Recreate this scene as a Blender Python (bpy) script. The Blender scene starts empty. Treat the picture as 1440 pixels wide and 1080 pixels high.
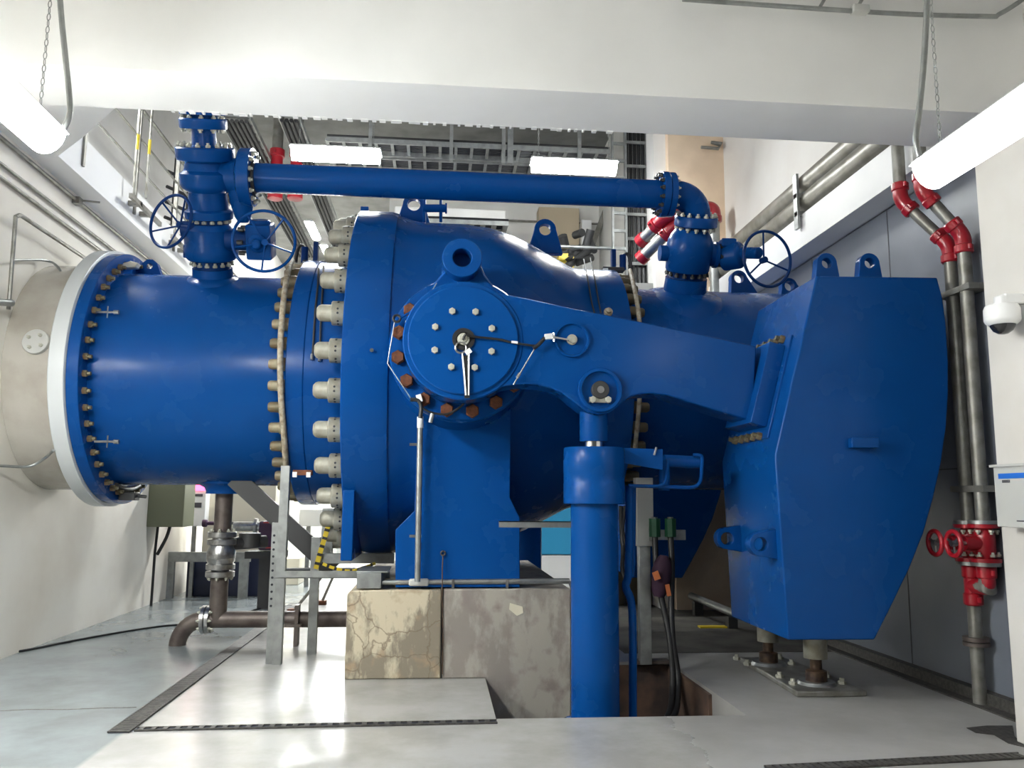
import bpy, bmesh, math, random
from math import sin, cos, pi, radians, sqrt, atan2
from mathutils import Vector, Matrix
random.seed(7)
V = Vector
COL = bpy.context.scene.collection
SC = bpy.context.scene
# ------------------------------------------------------------------ camera
FOC, YAW, PITCH, ROLL, EYE = 1160.0, .0876, .1395, .00824, 1.6
FW = V((sin(YAW)*cos(PITCH), cos(YAW)*cos(PITCH), sin(PITCH)))
R0 = V((cos(YAW), -sin(YAW), 0)); U0 = R0.cross(FW)
RT = cos(ROLL)*R0 + sin(ROLL)*U0; UP = -sin(ROLL)*R0 + cos(ROLL)*U0
E0 = V((0, 0, EYE))
cd = bpy.data.cameras.new('camera'); co = bpy.data.objects.new('camera', cd); COL.objects.link(co)
cd.sensor_width = 36; cd.lens = FOC/1440*36; cd.clip_start = .05; cd.clip_end = 200
co.matrix_world = Matrix(((RT.x, UP.x, -FW.x, 0), (RT.y, UP.y, -FW.y, 0), (RT.z, UP.z, -FW.z, EYE), (0, 0, 0, 1)))
SC.camera = co
# measured points of the place: where the sight line through (x, y) of the 1440x1080 frame meets a plane of the room
def ray(x, y): return (x-720)/FOC*RT - (y-540)/FOC*UP + FW
def PY(x, y, Y): d = ray(x, y); return E0 + d*(Y/d.y)
def PX(x, y, X): d = ray(x, y); return E0 + d*(X/d.x)
def PZ(x, y, Z=0): d = ray(x, y); return E0 + d*((Z-EYE)/d.z)

# ------------------------------------------------------------------ materials
def mat(name, col, rough=.5, metal=0., col2=None, scale=6., mixlo=.4, mixhi=.65, bump=0., bscale=60., coat=0., emit=None, detail=5., spec=None, rvar=0.):
    m = bpy.data.materials.new(name); m.use_nodes = True
    n = m.node_tree.nodes; l = m.node_tree.links; b = n['Principled BSDF']
    b.inputs['Base Color'].default_value = (*col, 1); b.inputs['Roughness'].default_value = rough; b.inputs['Metallic'].default_value = metal
    if spec is not None: b.inputs['Specular IOR Level'].default_value = spec
    if coat: b.inputs['Coat Weight'].default_value = coat; b.inputs['Coat Roughness'].default_value = .12
    tc = n.new('ShaderNodeTexCoord')
    if col2:
        nz = n.new('ShaderNodeTexNoise'); nz.inputs['Scale'].default_value = scale; nz.inputs['Detail'].default_value = detail
        l.new(tc.outputs['Object'], nz.inputs['Vector'])
        rp = n.new('ShaderNodeValToRGB'); e = rp.color_ramp.elements
        e[0].position = mixlo; e[0].color = (*col, 1); e[1].position = mixhi; e[1].color = (*col2, 1)
        l.new(nz.outputs['Fac'], rp.inputs['Fac']); l.new(rp.outputs['Color'], b.inputs['Base Color'])
    if rvar:
        n3 = n.new('ShaderNodeTexNoise'); n3.inputs['Scale'].default_value = 2.2; n3.inputs['Detail'].default_value = 4
        l.new(tc.outputs['Object'], n3.inputs['Vector'])
        mr = n.new('ShaderNodeMapRange'); mr.inputs[1].default_value = .3; mr.inputs[2].default_value = .7
        mr.inputs[3].default_value = rough-rvar; mr.inputs[4].default_value = rough+rvar
        l.new(n3.outputs['Fac'], mr.inputs[0]); l.new(mr.outputs[0], b.inputs['Roughness'])
    if bump:
        n2 = n.new('ShaderNodeTexNoise'); n2.inputs['Scale'].default_value = bscale; n2.inputs['Detail'].default_value = 3
        l.new(tc.outputs['Object'], n2.inputs['Vector'])
        bp = n.new('ShaderNodeBump'); bp.inputs['Strength'].default_value = bump; bp.inputs['Distance'].default_value = .01
        l.new(n2.outputs['Fac'], bp.inputs['Height']); l.new(bp.outputs['Normal'], b.inputs['Normal'])
    if emit:
        b.inputs['Emission Color'].default_value = (*emit[:3], 1); b.inputs['Emission Strength'].default_value = emit[3]
    return m
M = {}
M['blue'] = mat('blue_gloss_paint', (.0024, .056, .235), .26, spec=.13, bump=.05, bscale=45, rvar=.04)
M['dblue'] = mat('dark_blue_paint', (.002, .03, .14), .35, spec=.13)
M['wall'] = mat('white_wall_paint', (.80, .785, .75), .62, col2=(.73, .715, .675), scale=1.3, bump=.08, bscale=14)
M['wallold'] = mat('stained_wall_paint', (.76, .73, .66), .6, col2=(.64, .59, .51), scale=.9, mixlo=.42, mixhi=.72, bump=.15, bscale=9)
M['beam'] = mat('painted_concrete', (.86, .855, .835), .6, col2=(.81, .805, .785), scale=1.1, bump=.1, bscale=10)
M['wallpil'] = mat('cream_wall_paint', (.68, .66, .62), .6, col2=(.63, .60, .55), scale=1.2)
M['beige'] = mat('bare_plaster', (.80, .63, .45), .8, col2=(.70, .54, .38), scale=2)
M['panel'] = mat('grey_wall_panel', (.17, .185, .22), .38, col2=(.15, .165, .20), scale=1.5)
M['concgrey'] = mat('grey_concrete', (.26, .26, .245), .8, col2=(.19, .19, .18), scale=2)
M['concdark'] = mat('dark_concrete', (.09, .085, .07), .8, col2=(.05, .045, .04), scale=3)
M['wrap'] = mat('pale_pipe_wrap', (.46, .43, .375), .22, col2=(.37, .335, .285), scale=2.5, coat=.4, bump=.6, bscale=6)
M['hose'] = mat('tan_hose', (.42, .37, .28), .6, col2=(.22, .17, .11), scale=22)
M['greyring'] = mat('pale_grey_paint', (.56, .58, .58), .35)
M['galv'] = mat('galvanised_steel', (.36, .37, .36), .42, .75, col2=(.27, .28, .27), scale=9, bump=.1, bscale=40)
M['galvdark'] = mat('weathered_galvanised_pipe', (.28, .275, .25), .45, .6, col2=(.19, .18, .155), scale=8)
M['bigpipe'] = mat('old_galvanised_pipe', (.23, .22, .19), .4, .35, col2=(.15, .14, .11), scale=5)
M['steel'] = mat('bare_steel', (.42, .42, .42), .28, .95, col2=(.28, .27, .26), scale=12)
M['chrome'] = mat('polished_steel', (.7, .7, .7), .15, 1.)
M['rustpipe'] = mat('brown_stained_steel_pipe', (.14, .115, .10), .5, .5, col2=(.085, .065, .06), scale=7)
M['nut'] = mat('grey_zinc_nut', (.34, .33, .275), .5, .2, col2=(.24, .22, .165), scale=9)
M['olive'] = mat('olive_bolt_paint', (.13, .115, .065), .5, .2, col2=(.19, .12, .06), scale=16)
M['tanbolt'] = mat('tan_bolt_paint', (.26, .23, .15), .5, .15, col2=(.2, .13, .07), scale=12)
M['rust'] = mat('rusty_bolt', (.16, .048, .015), .7, .2, col2=(.09, .03, .012), scale=30, bump=.3)
M['jackrust'] = mat('brown_greased_steel', (.10, .06, .035), .5, .4, col2=(.04, .025, .02), scale=14)
M['bolt'] = mat('pale_zinc_bolt', (.5, .5, .43), .45, .3, col2=(.4, .38, .3), scale=20)
M['black'] = mat('black_rubber', (.012, .012, .013), .5)
M['hole'] = mat('hole_shade_black', (.01, .012, .02), .6)  # flat black painted for the shade inside holes, slots and channels
M['dark'] = mat('dark_grey_steel', (.05, .05, .05), .5, .4)
M['red'] = mat('red_coupling_paint', (.36, .008, .018), .32, coat=.3)
M['white'] = mat('white_plastic', (.78, .78, .77), .35)
M['cream'] = mat('cream_cabinet_paint', (.60, .56, .45), .45)
M['green'] = mat('olive_green_enclosure', (.15, .16, .10), .45)
M['navy'] = mat('navy_paint', (.012, .018, .05), .45)
M['lblue'] = mat('light_blue_enamel', (.03, .30, .55), .4)
M['greenp'] = mat('dark_green_fitting', (.008, .055, .025), .45)
M['yellow'] = mat('yellow_paint', (.62, .45, .02), .45)
M['purple'] = mat('violet_rust_primer', (.06, .025, .06), .6)
M['maroon'] = mat('dark_maroon_cloth', (.035, .012, .03), .85)
M['orange'] = mat('orange_tag', (.55, .16, .05), .6)
M['beigebox'] = mat('beige_board', (.52, .43, .30), .6)
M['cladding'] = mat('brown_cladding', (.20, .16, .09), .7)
M['gbox'] = mat('light_grey_enclosure', (.50, .50, .47), .4)
M['label'] = mat('blue_label_print', (.02, .14, .55), .4)
M['ink'] = mat('dark_print', (.06, .06, .07), .5)
M['grat'] = mat('drain_iron', (.055, .052, .048), .6, .3, col2=(.1, .095, .085), scale=30)
M['patch'] = mat('bare_cement_patch', (.62, .58, .45), .8)
M['boards'] = mat('stained_pit_boards', (.13, .075, .05), .75, col2=(.05, .035, .03), scale=4)
M['glassdome'] = mat('smoked_dome', (.02, .02, .022), .05, coat=.5)
M['lampon'] = mat('lit_tube_diffuser', (.9, .9, .9), .4, emit=(.97, 1., 1., 42.))
M['lampdim'] = mat('lit_tube_diffuser_soft', (.9, .9, .9), .4, emit=(.97, 1., 1., 3.6))
M['lampadded'] = mat('lit_added_diffuser', (.9, .9, .9), .4, emit=(.97, 1., 1., 45.))  # strong glow for the unseen lamps added in the low hall
M['lamplow'] = mat('lit_old_diffuser', (.9, .9, .9), .4, emit=(.97, 1., 1., 20.))
M['led'] = mat('red_indicator', (.6, .02, .1), .4, emit=(1., .05, .2, 2.))

def plinth_mat(name, a, b, c, seed):
    m = mat(name, a, .8, bump=.35, bscale=16); n = m.node_tree.nodes; l = m.node_tree.links; bs = n['Principled BSDF']
    tc = n.new('ShaderNodeTexCoord'); mp = n.new('ShaderNodeMapping'); mp.inputs['Location'].default_value = (seed, seed*.7, seed*.3)
    l.new(tc.outputs['Object'], mp.inputs['Vector'])
    n1 = n.new('ShaderNodeTexNoise'); n1.inputs['Scale'].default_value = 2.1; n1.inputs['Detail'].default_value = 7; n1.inputs['Roughness'].default_value = .62
    mp2 = n.new('ShaderNodeMapping'); mp2.inputs['Scale'].default_value = (1.6, 1, .7); l.new(mp.outputs[0], mp2.inputs['Vector'])
    l.new(mp2.outputs[0], n1.inputs['Vector'])
    r1 = n.new('ShaderNodeValToRGB'); e = r1.color_ramp.elements; e[0].position = .47; e[0].color = (*a, 1); e[1].position = .55; e[1].color = (*b, 1)
    l.new(n1.outputs['Fac'], r1.inputs['Fac'])
    n2 = n.new('ShaderNodeTexNoise'); n2.inputs['Scale'].default_value = 6; n2.inputs['Detail'].default_value = 6; l.new(mp.outputs[0], n2.inputs['Vector'])
    r2 = n.new('ShaderNodeValToRGB'); e = r2.color_ramp.elements; e[0].position = .55; e[0].color = (0, 0, 0, 1); e[1].position = .72; e[1].color = (1, 1, 1, 1)
    l.new(n2.outputs['Fac'], r2.inputs['Fac'])
    vo = n.new('ShaderNodeTexVoronoi'); vo.feature = 'DISTANCE_TO_EDGE'; vo.inputs['Scale'].default_value = 1.9; n4 = n.new('ShaderNodeTexNoise'); n4.inputs['Scale'].default_value = 5; n4.inputs['Detail'].default_value = 4; l.new(mp.outputs[0], n4.inputs['Vector'])
    va = n.new('ShaderNodeVectorMath'); va.operation = 'MULTIPLY_ADD'; l.new(n4.outputs['Color'], va.inputs[0]); va.inputs[1].default_value = (.22, .22, .22); l.new(mp.outputs[0], va.inputs[2]); l.new(va.outputs[0], vo.inputs['Vector'])
    rv = n.new('ShaderNodeValToRGB'); e = rv.color_ramp.elements; e[0].position = .004; e[0].color = (.7, .7, .7, 1); e[1].position = .014; e[1].color = (0, 0, 0, 1)
    l.new(vo.outputs['Distance'], rv.inputs['Fac'])
    mx = n.new('ShaderNodeMix'); mx.data_type = 'RGBA'; l.new(r2.outputs['Color'], mx.inputs['Factor']); l.new(r1.outputs['Color'], mx.inputs['A']); mx.inputs['B'].default_value = (*c, 1)
    my = n.new('ShaderNodeMix'); my.data_type = 'RGBA'; l.new(rv.outputs['Color'], my.inputs['Factor']); l.new(mx.outputs['Result'], my.inputs['A']); my.inputs['B'].default_value = (.16, .12, .08, 1)
    l.new(my.outputs['Result'], bs.inputs['Base Color']); return m
M['plinthA'] = plinth_mat('cracked_cream_concrete', (.50, .44, .32), (.22, .19, .14), (.33, .24, .15), 3.1)
M['plinthB'] = plinth_mat('worn_grey_concrete', (.34, .315, .27), (.24, .215, .19), (.22, .185, .17), 8.3)
M['plinthB'].node_tree.nodes['Voronoi Texture'].inputs['Scale'].default_value = .02

def floor_mat():
    m = mat('grey_epoxy_floor', (.5, .53, .54), .2, spec=.55); n = m.node_tree.nodes; l = m.node_tree.links; bs = n['Principled BSDF']
    tc = n.new('ShaderNodeTexCoord'); sp = n.new('ShaderNodeSeparateXYZ'); l.new(tc.outputs['Object'], sp.inputs[0])
    mr = n.new('ShaderNodeMapRange'); mr.inputs[1].default_value = -2.13; mr.inputs[2].default_value = -2.09; l.new(sp.outputs['X'], mr.inputs[0])
    mx = n.new('ShaderNodeMix'); mx.data_type = 'RGBA'; l.new(mr.outputs[0], mx.inputs['Factor'])
    mx.inputs['A'].default_value = (.205, .23, .235, 1); mx.inputs['B'].default_value = (.36, .355, .34, 1)
    nz = n.new('ShaderNodeTexNoise'); nz.inputs['Scale'].default_value = 1.4; nz.inputs['Detail'].default_value = 8; nz.inputs['Roughness'].default_value = .65
    l.new(tc.outputs['Object'], nz.inputs['Vector'])
    rp = n.new('ShaderNodeValToRGB'); e = rp.color_ramp.elements; e[0].position = .36; e[0].color = (.80, .79, .77, 1); e[1].position = .6; e[1].color = (1, 1, 1, 1)
    l.new(nz.outputs['Fac'], rp.inputs['Fac'])
    mu = n.new('ShaderNodeMix'); mu.data_type = 'RGBA'; mu.blend_type = 'MULTIPLY'; mu.inputs['Factor'].default_value = 1
    l.new(mx.outputs['Result'], mu.inputs['A']); l.new(rp.outputs['Color'], mu.inputs['B'])
    l.new(mu.outputs['Result'], bs.inputs['Base Color'])
    # worn, duller paint on the right hand side of the pit
    m2 = n.new('ShaderNodeMapRange'); m2.inputs[1].default_value = 1.6; m2.inputs[2].default_value = 2.6; m2.inputs[3].default_value = .17; m2.inputs[4].default_value = .42
    l.new(sp.outputs['X'], m2.inputs[0])
    ad = n.new('ShaderNodeMath'); ad.operation = 'MULTIPLY_ADD'; l.new(nz.outputs['Fac'], ad.inputs[0]); ad.inputs[1].default_value = .14; l.new(m2.outputs[0], ad.inputs[2])
    l.new(ad.outputs[0], bs.inputs['Roughness'])
    return m
M['floor'] = floor_mat()

# ------------------------------------------------------------------ mesh building
def basis(ax):
    ax = V(ax).normalized(); t = V((0, 0, 1)) if abs(ax.z) < .9 else V((1, 0, 0))
    u = ax.cross(t).normalized(); return ax, u, ax.cross(u)
class MB:
    def __init__(s): s.b = bmesh.new()
    def box(s, p0, p1, rot=None, at=None):
        x0, y0, z0 = p0; x1, y1, z1 = p1
        vs = [V((x, y, z)) for x in (x0, x1) for y in (y0, y1) for z in (z0, z1)]
        if rot: vs = [rot @ v + V(at) for v in vs]
        v = [s.b.verts.new(q) for q in vs]
        for f in ((0, 1, 3, 2), (4, 6, 7, 5), (0, 4, 5, 1), (2, 3, 7, 6), (0, 2, 6, 4), (1, 5, 7, 3)): s.b.faces.new([v[i] for i in f])
        return s
    def bar(s, a, b, w, h, up=(0, 0, 1)):
        a, b = V(a), V(b); d = (b-a).normalized(); up = V(up)
        if abs(d.dot(up)) > .95: up = V((1, 0, 0))
        x = d.cross(up).normalized(); z = x.cross(d)
        v = [s.b.verts.new(p + x*i*w/2 + z*j*h/2) for p in (a, b) for i, j in ((-1, -1), (1, -1), (1, 1), (-1, 1))]
        for f in ((3, 2, 1, 0), (4, 5, 6, 7), (0, 1, 5, 4), (1, 2, 6, 5), (2, 3, 7, 6), (3, 0, 4, 7)): s.b.faces.new([v[i] for i in f])
        return s
    def lathe(s, prof, o, ax, seg=48, cap=True):
        """prof: (distance along the axis, radius) pairs"""
        o = V(o); ax, u, w = basis(ax); rings = []
        for a, r in prof:
            if r < 1e-5: rings.append([s.b.verts.new(o+ax*a)])
            else: rings.append([s.b.verts.new(o+ax*a+(u*cos(2*pi*k/seg)+w*sin(2*pi*k/seg))*r) for k in range(seg)])
        for A, B in zip(rings, rings[1:]):
            for k in range(seg):
                j = (k+1) % seg
                if len(A) == 1 and len(B) == 1: break
                if len(A) == 1: s.b.faces.new([A[0], B[k], B[j]])
                elif len(B) == 1: s.b.faces.new([A[k], B[0], A[j]])
                else: s.b.faces.new([A[k], B[k], B[j], A[j]])
        if cap:
            if len(rings[0]) > 1: s.b.faces.new(rings[0])
            if len(rings[-1]) > 1: s.b.faces.new(rings[-1][::-1])
        return s
    def cyl(s, a, b, r, seg=24, r2=None):
        a, b = V(a), V(b); L = (b-a).length
        return s.lathe([(0, r), (L, r if r2 is None else r2)], a, b-a, seg)
    def tube(s, pts, r, seg=12, closed=False, smooth=0):
        P = [V(p) for p in pts]
        if smooth: P = catmull(P, smooth, closed)
        n = len(P); T = []
        for i in range(n):
            if closed: t = P[(i+1) % n]-P[i-1]
            else: t = P[min(i+1, n-1)]-P[max(i-1, 0)]
            T.append(t.normalized())
        _, u, w = basis(T[0]); rings = []
        for i in range(n):
            u = (u - T[i]*u.dot(T[i])).normalized(); w = T[i].cross(u)
            rr = r
            if 0 < i < n-1 or closed:      # mitre
                c = max(.45, cos((P[(i+1) % n]-P[i]).angle(P[i]-P[i-1], 0)/2)) if closed or 0 < i < n-1 else 1
                rr = r/c if not smooth else r
            rings.append([s.b.verts.new(P[i]+(u*cos(2*pi*k/seg)+w*sin(2*pi*k/seg))*rr) for k in range(seg)])
        rr = list(zip(rings, rings[1:])) + ([(rings[-1], rings[0])] if closed else [])
        for A, B in rr:
            for k in range(seg):
                j = (k+1) % seg; s.b.faces.new([A[k], A[j], B[j], B[k]])
        if not closed: s.b.faces.new(rings[0][::-1]); s.b.faces.new(rings[-1])
        return s
    def torus(s, c, ax, R, r, seg=48, sm=10):
        ax, u, w = basis(ax); c = V(c)
        return s.tube([c+(u*cos(2*pi*k/seg)+w*sin(2*pi*k/seg))*R for k in range(seg)], r, sm, True, smooth=1)
    def prism(s, poly, d0, d1, fn):
        """poly: 2-D outline; fn(a, b, d) gives the 3-D point"""
        A = [s.b.verts.new(fn(a, b, d0)) for a, b in poly]; B = [s.b.verts.new(fn(a, b, d1)) for a, b in poly]
        s.b.faces.new(A); s.b.faces.new(B[::-1]); n = len(poly)
        for i in range(n): j = (i+1) % n; s.b.faces.new([A[j], A[i], B[i], B[j]])
        return s
    def hexa(s, c, ax, r, h, seg=6): return s.lathe([(0, r), (h*.85, r), (h, r*.85)], c, ax, seg)
    def plate(s, outer, hole, d0, d1, fn):
        """outline with a hole (same vertex count)"""
        n = len(outer); Q = [[s.b.verts.new(fn(a, b, d)) for a, b in pl] for d in (d0, d1) for pl in (outer, hole)]
        for i in range(n):
            j = (i+1) % n
            s.b.faces.new([Q[0][i], Q[0][j], Q[1][j], Q[1][i]]); s.b.faces.new([Q[2][j], Q[2][i], Q[3][i], Q[3][j]])
            s.b.faces.new([Q[0][j], Q[0][i], Q[2][i], Q[2][j]]); s.b.faces.new([Q[1][i], Q[1][j], Q[3][j], Q[3][i]])
        return s
    def build(s, name, m, parent=None, ang=38, bevel=0, **props):
        bmesh.ops.recalc_face_normals(s.b, faces=s.b.faces[:])
        me = bpy.data.meshes.new(name); s.b.to_mesh(me); s.b.free()
        o = bpy.data.objects.new(name, me); COL.objects.link(o)
        me.materials.append(M[m] if isinstance(m, str) else m)
        finish(me, ang)
        if bevel:
            bv = o.modifiers.new('bevel', 'BEVEL'); bv.width = bevel; bv.segments = 2; bv.limit_method = 'ANGLE'; bv.angle_limit = radians(40)
        if parent: hang(o, parent)
        for k, v in props.items(): o[k] = v
        return o
def finish(me, ang):
    me.polygons.foreach_set('use_smooth', [True]*len(me.polygons)); me.set_sharp_from_angle(angle=radians(ang)); me.update()
def catmull(P, k, closed=False):
    if k <= 1: return P
    out = []; n = len(P); rng = n if closed else n-1
    for i in range(rng):
        g = (lambda q: P[q % n]) if closed else (lambda q: P[min(max(q, 0), n-1)])
        a, b, c, d = g(i-1), g(i), g(i+1), g(i+2)
        for q in range(k):
            t = q/k
            out.append(.5*((2*b)+(c-a)*t+(2*a-5*b+4*c-d)*t*t+(3*b-a-3*c+d)*t**3))
    if not closed: out.append(P[-1])
    return out
def fillet(P, r, n=6):
    """round the corners of a polyline"""
    P = [V(p) for p in P]; out = [P[0]]
    for a, b, c in zip(P, P[1:], P[2:]):
        d1, d2 = (a-b), (c-b); q = min(r, d1.length*.49, d2.length*.49); s, e = b+d1.normalized()*q, b+d2.normalized()*q
        for i in range(n+1):
            t = i/n; out.append(s*(1-t)**2 + b*2*t*(1-t) + e*t*t)
    return out+[P[-1]]
def wpos(o):
    p = V((0, 0, 0))
    while o: p += o.location if o.type == 'EMPTY' else V((0, 0, 0)); o = o.parent
    return p
def hang(o, parent):
    o.parent = parent
    if parent.type == 'EMPTY': o.matrix_parent_inverse = Matrix.Translation(-parent.location)
    elif parent.location.length > 0 or parent.rotation_mode == 'QUATERNION': o.matrix_parent_inverse = parent.matrix_basis.inverted()
def thing(name, label, cat, loc, group=None):
    o = bpy.data.objects.new(name, None); COL.objects.link(o); o.location = loc; o.empty_display_size = .1
    o['label'] = label; o['category'] = cat
    if group: o['group'] = group
    return o
def tag(o, label, cat, group=None):
    o['label'] = label; o['category'] = cat
    if group: o['group'] = group
    return o
def struct(o): o['kind'] = 'structure'; return o
_proto = {}
def proto(key, fn, m):
    """a mesh built once at the origin along +Z and shared by every copy"""
    if key not in _proto:
        mb = MB(); fn(mb); bmesh.ops.recalc_face_normals(mb.b, faces=mb.b.faces[:])
        me = bpy.data.meshes.new(key); mb.b.to_mesh(me); mb.b.free(); me.materials.append(M[m]); finish(me, 38); _proto[key] = me
    return _proto[key]
def put(me, name, loc, ax, parent, scale=1.):
    o = bpy.data.objects.new(name, me); COL.objects.link(o)
    o.rotation_mode = 'QUATERNION'; o.rotation_quaternion = V((0, 0, 1)).rotation_difference(V(ax)); o.location = loc; o.scale = (scale,)*3
    if parent: hang(o, parent)
    return o
def copy_tree(o, parent=None):
    c = o.copy(); COL.objects.link(c)
    if parent: c.parent = parent
    for ch in [q for q in KIDS.get(o.name, [])]: copy_tree(ch, c)
    return c
KIDS = {}
def remember():
    KIDS.clear()
    for o in COL.objects:
        if o.parent: KIDS.setdefault(o.parent.name, []).append(o)
def ngon(cx, cy, r, n, a0=0): return [(cx+r*cos(a0+2*pi*k/n), cy+r*sin(a0+2*pi*k/n)) for k in range(n)]

XZ = lambda a, b, d: V((a, d, b))
YZ = lambda a, b, d: V((d, a, b))
XY = lambda a, b, d: V((a, b, d))
hexnut = lambda r, h: (lambda mb: mb.hexa((0, 0, 0), (0, 0, 1), r, h))
def stud(r, h): return lambda mb: mb.hexa((0, 0, 0), (0, 0, 1), r, h*.55).lathe([(h*.5, r*.58), (h, r*.55)], (0, 0, 0), (0, 0, 1), 10)
HEX = proto('hex_bolt_zinc', stud(.036, .055), 'bolt')
HEXM = proto('hex_bolt_flange', stud(.026, .045), 'bolt')
HEXS = proto('hex_bolt_small', stud(.02, .035), 'bolt')
HEXD = proto('hex_bolt_dark', stud(.024, .05), 'dark')
HEXO = proto('hex_bolt_olive', stud(.036, .075), 'olive')
HEXR = proto('hex_bolt_rust', hexnut(.062, .07), 'rust')
HEXC = proto('hex_bolt_cover', hexnut(.03, .028), 'bolt')
def ring_bolts(me, parent, c, ax, R, n, name='bolt', a0=0., rng=None):
    ax, u, w = basis(ax); c = V(c)
    for k in range(n):
        a = a0+2*pi*k/n; put(me, name, c+(u*cos(a)+w*sin(a))*R, ax, parent)

AY, AZ = 9.6, 2.92            # axis of the big pipe
def AX(x): return V((x, AY, AZ))
def onx(x, r, th): return V((x, AY-r*cos(th), AZ+r*sin(th)))   # th = 0 faces the viewer side, 90 deg = top

# =========================================================================== the room
WL, WR = -4.27, 4.49
PX0, PX1, PY0, PY1 = .46, 2.36, 6.35, 8.45         # the pit
f = MB()
for a, b in (((WL-3, -4), (PX0, 32)), ((PX0, -4), (PX1, PY0)), ((PX1, -4), (WR+.2, 32)), ((PX0, PY1), (PX1, 32))): f.box((a[0], a[1], -.25), (b[0], b[1], 0))
struct(f.build('floor', 'floor'))
f = MB().box((PX0-.1, PY0-.1, -.95), (PX1+.1, PY1+.1, -.9)); struct(f.build('floor_pit', 'concgrey'))
f = MB().box((PX0-.1, PY1-.03, -.9), (PX1+.0, PY1+.12, -.03)); struct(f.build('trim_pit_back', 'boards'))
f = MB().box((PX1, PY0, -.9), (PX1+.12, PY1, -.25)); struct(f.build('trim_pit_side', 'plinthB'))
struct(MB().box((PX1-.03, 7.15, -.9), (PX1+.02, PY1, -.03)).build('trim_pit_boarding', 'boards'))
f = MB().box((PX0-.12, PY0, -.9), (PX0, 7.75, -.25)).box((PX0-.1, PY0-.12, -.9), (PX1+.1, PY0, -.25)); struct(f.build('trim_pit_front', 'plinthB'))
LF = -3.98                                           # face of the left gallery slab
struct(MB().box((WL-.3, -4, 0), (WL, 32, 5.08)).build('wall_left', 'wallold'))
f = MB().prism([(WL-3, 6.2), (-2.42, 6.2), (-2.95, 7.3), (-3.53, 8.0), (LF, 8.5), (LF, 17), (WL-3, 17)], 5.08, 5.53, XY)
struct(f.build('trim_gallery_left', 'beam'))
struct(MB().box((-5.3, 5, 5.53), (-5.1, 32, 9.2)).build('wall_left_upper', 'wall'))
struct(MB().box((WR, -4, 0), (WR+.3, 13, 4.55)).build('wall_right', 'panel'))
seam = MB()
for yy in (6.05, 7.7, 9.4, 11.1): seam.box((WR-.004, yy-.006, .1), (WR+.01, yy+.006, 4.55))
seam.box((WR-.004, 5, 1.895), (WR+.01, 12, 1.905))
struct(seam.build('trim_panel_joints', 'ink'))
struct(MB().box((WR-.09, 5.5, 0), (WR+.02, 13, .10)).box((WR-.2, 5.9, .0), (WR-.09, 13, .012)).build('baseboard_right', 'grat'))
struct(MB().box((4.47, -4, 4.55), (5.2, 13, 9.2)).build('wall_right_upper', 'wallpil'))
struct(MB().box((4.17, 6.24, 4.55), (4.6, 12.35, 4.93)).build('trim_ledge_right', 'beam'))
struct(MB().box((3.56, 12.3, 0), (4.5, 13.1, 9.2)).build('pillar_back', 'beige'))
struct(MB().box((3.36, 12.45, 0), (3.58, 17.3, 9.2)).build('wall_back_return', 'wall'))
bm_ = MB()
N = 64; rag = [(-4.4, 4.55), (4.6, 4.55)]
bm_.prism([(5.6, 4.55), (6.22, 4.55), (6.24, 4.57), (6.24, 6.3), (5.6, 6.3)], WL-.2, 4.6, YZ)
for k in range(46):                                   # flaking render along the back arris
    x = -2.1+k*.075+random.uniform(-.03, .03); w = random.uniform(.015, .07)
    bm_.box((x, 6.2, 4.541+random.uniform(0, .008)), (x+w, 6.245, 4.56))
struct(bm_.build('ceiling_beam', 'beam'))
struct(MB().box((WL-.2, -4, 5.5), (4.8, 5.6, 5.7)).build('ceiling', 'beam'))
struct(MB().box((-7, 5.6, 9.0), (6, 32, 9.2)).build('ceiling_upper', 'concgrey'))
struct(MB().box((3.95, 0, 0), (4.46, 5.56, 4.28)).build('pillar_right', 'wallpil', bevel=.01))
struct(MB().box((WL-.2, -4.2, 0), (4.8, -4, 5.7)).build('wall_behind', 'concgrey'))
struct(MB().box((-.9, 17, 0), (3.4, 17.3, 8.4)).build('wall_back', 'wall'))
struct(MB().box((-1.15, 17, 0), (-.9, 32, 8.4)).build('wall_back_hall', 'wall'))
struct(MB().box((-7, 31.8, 0), (0, 32, 8.4)).build('wall_hall_end', 'wall'))
struct(MB().box((WL, 16.6, 4.4), (-.9, 30, 4.6)).build('ceiling_hall', 'wall'))
struct(MB().box((-.9, 14.6, 6.55), (1.15, 16.98, 6.9)).build('trim_soffit', 'wall', bevel=.02))

# floor drains
def grating(name, p0, p1, w, label, step=.06):
    p0, p1 = V((*p0, .003)), V((*p1, .003)); d = (p1-p0).normalized(); n = int((p1-p0).length/step)
    t = thing(name, label, 'drain', (p0+p1)/2)
    MB().bar(p0, p1, w, .006).build('channel', 'hole', t)
    s = V((-d.y, d.x, 0)); m = MB()
    for k in (-1, 1): m.bar(p0+s*k*w*.48+V((0, 0, .006)), p1+s*k*w*.48+V((0, 0, .006)), w*.1, .01)
    for k in range(n): q = p0+d*(k+.5)*step; m.bar(q-s*w*.45+V((0, 0, .006)), q+s*w*.45+V((0, 0, .006)), .035, .01)
    m.build('grille', 'grat', t); return t
grating('drain_grating', (-2.14, 6.12), (-2.14, 13.2), .14, 'long iron drain grating running from the front corner back past the rusty elbow pipe', .045)
grating('drain_grating', (-2.05, 6.19), (.46, 6.25), .075, 'narrow slotted drain grating across the floor in front of the concrete plinth', .08)
ga, gb_ = PZ(1080, 1083), PZ(1440, 1064)
grating('drain_grating', (ga.x, ga.y), (gb_.x, gb_.y), .10, 'drain grating at the bottom corner beside the white pillar', .05)
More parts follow.
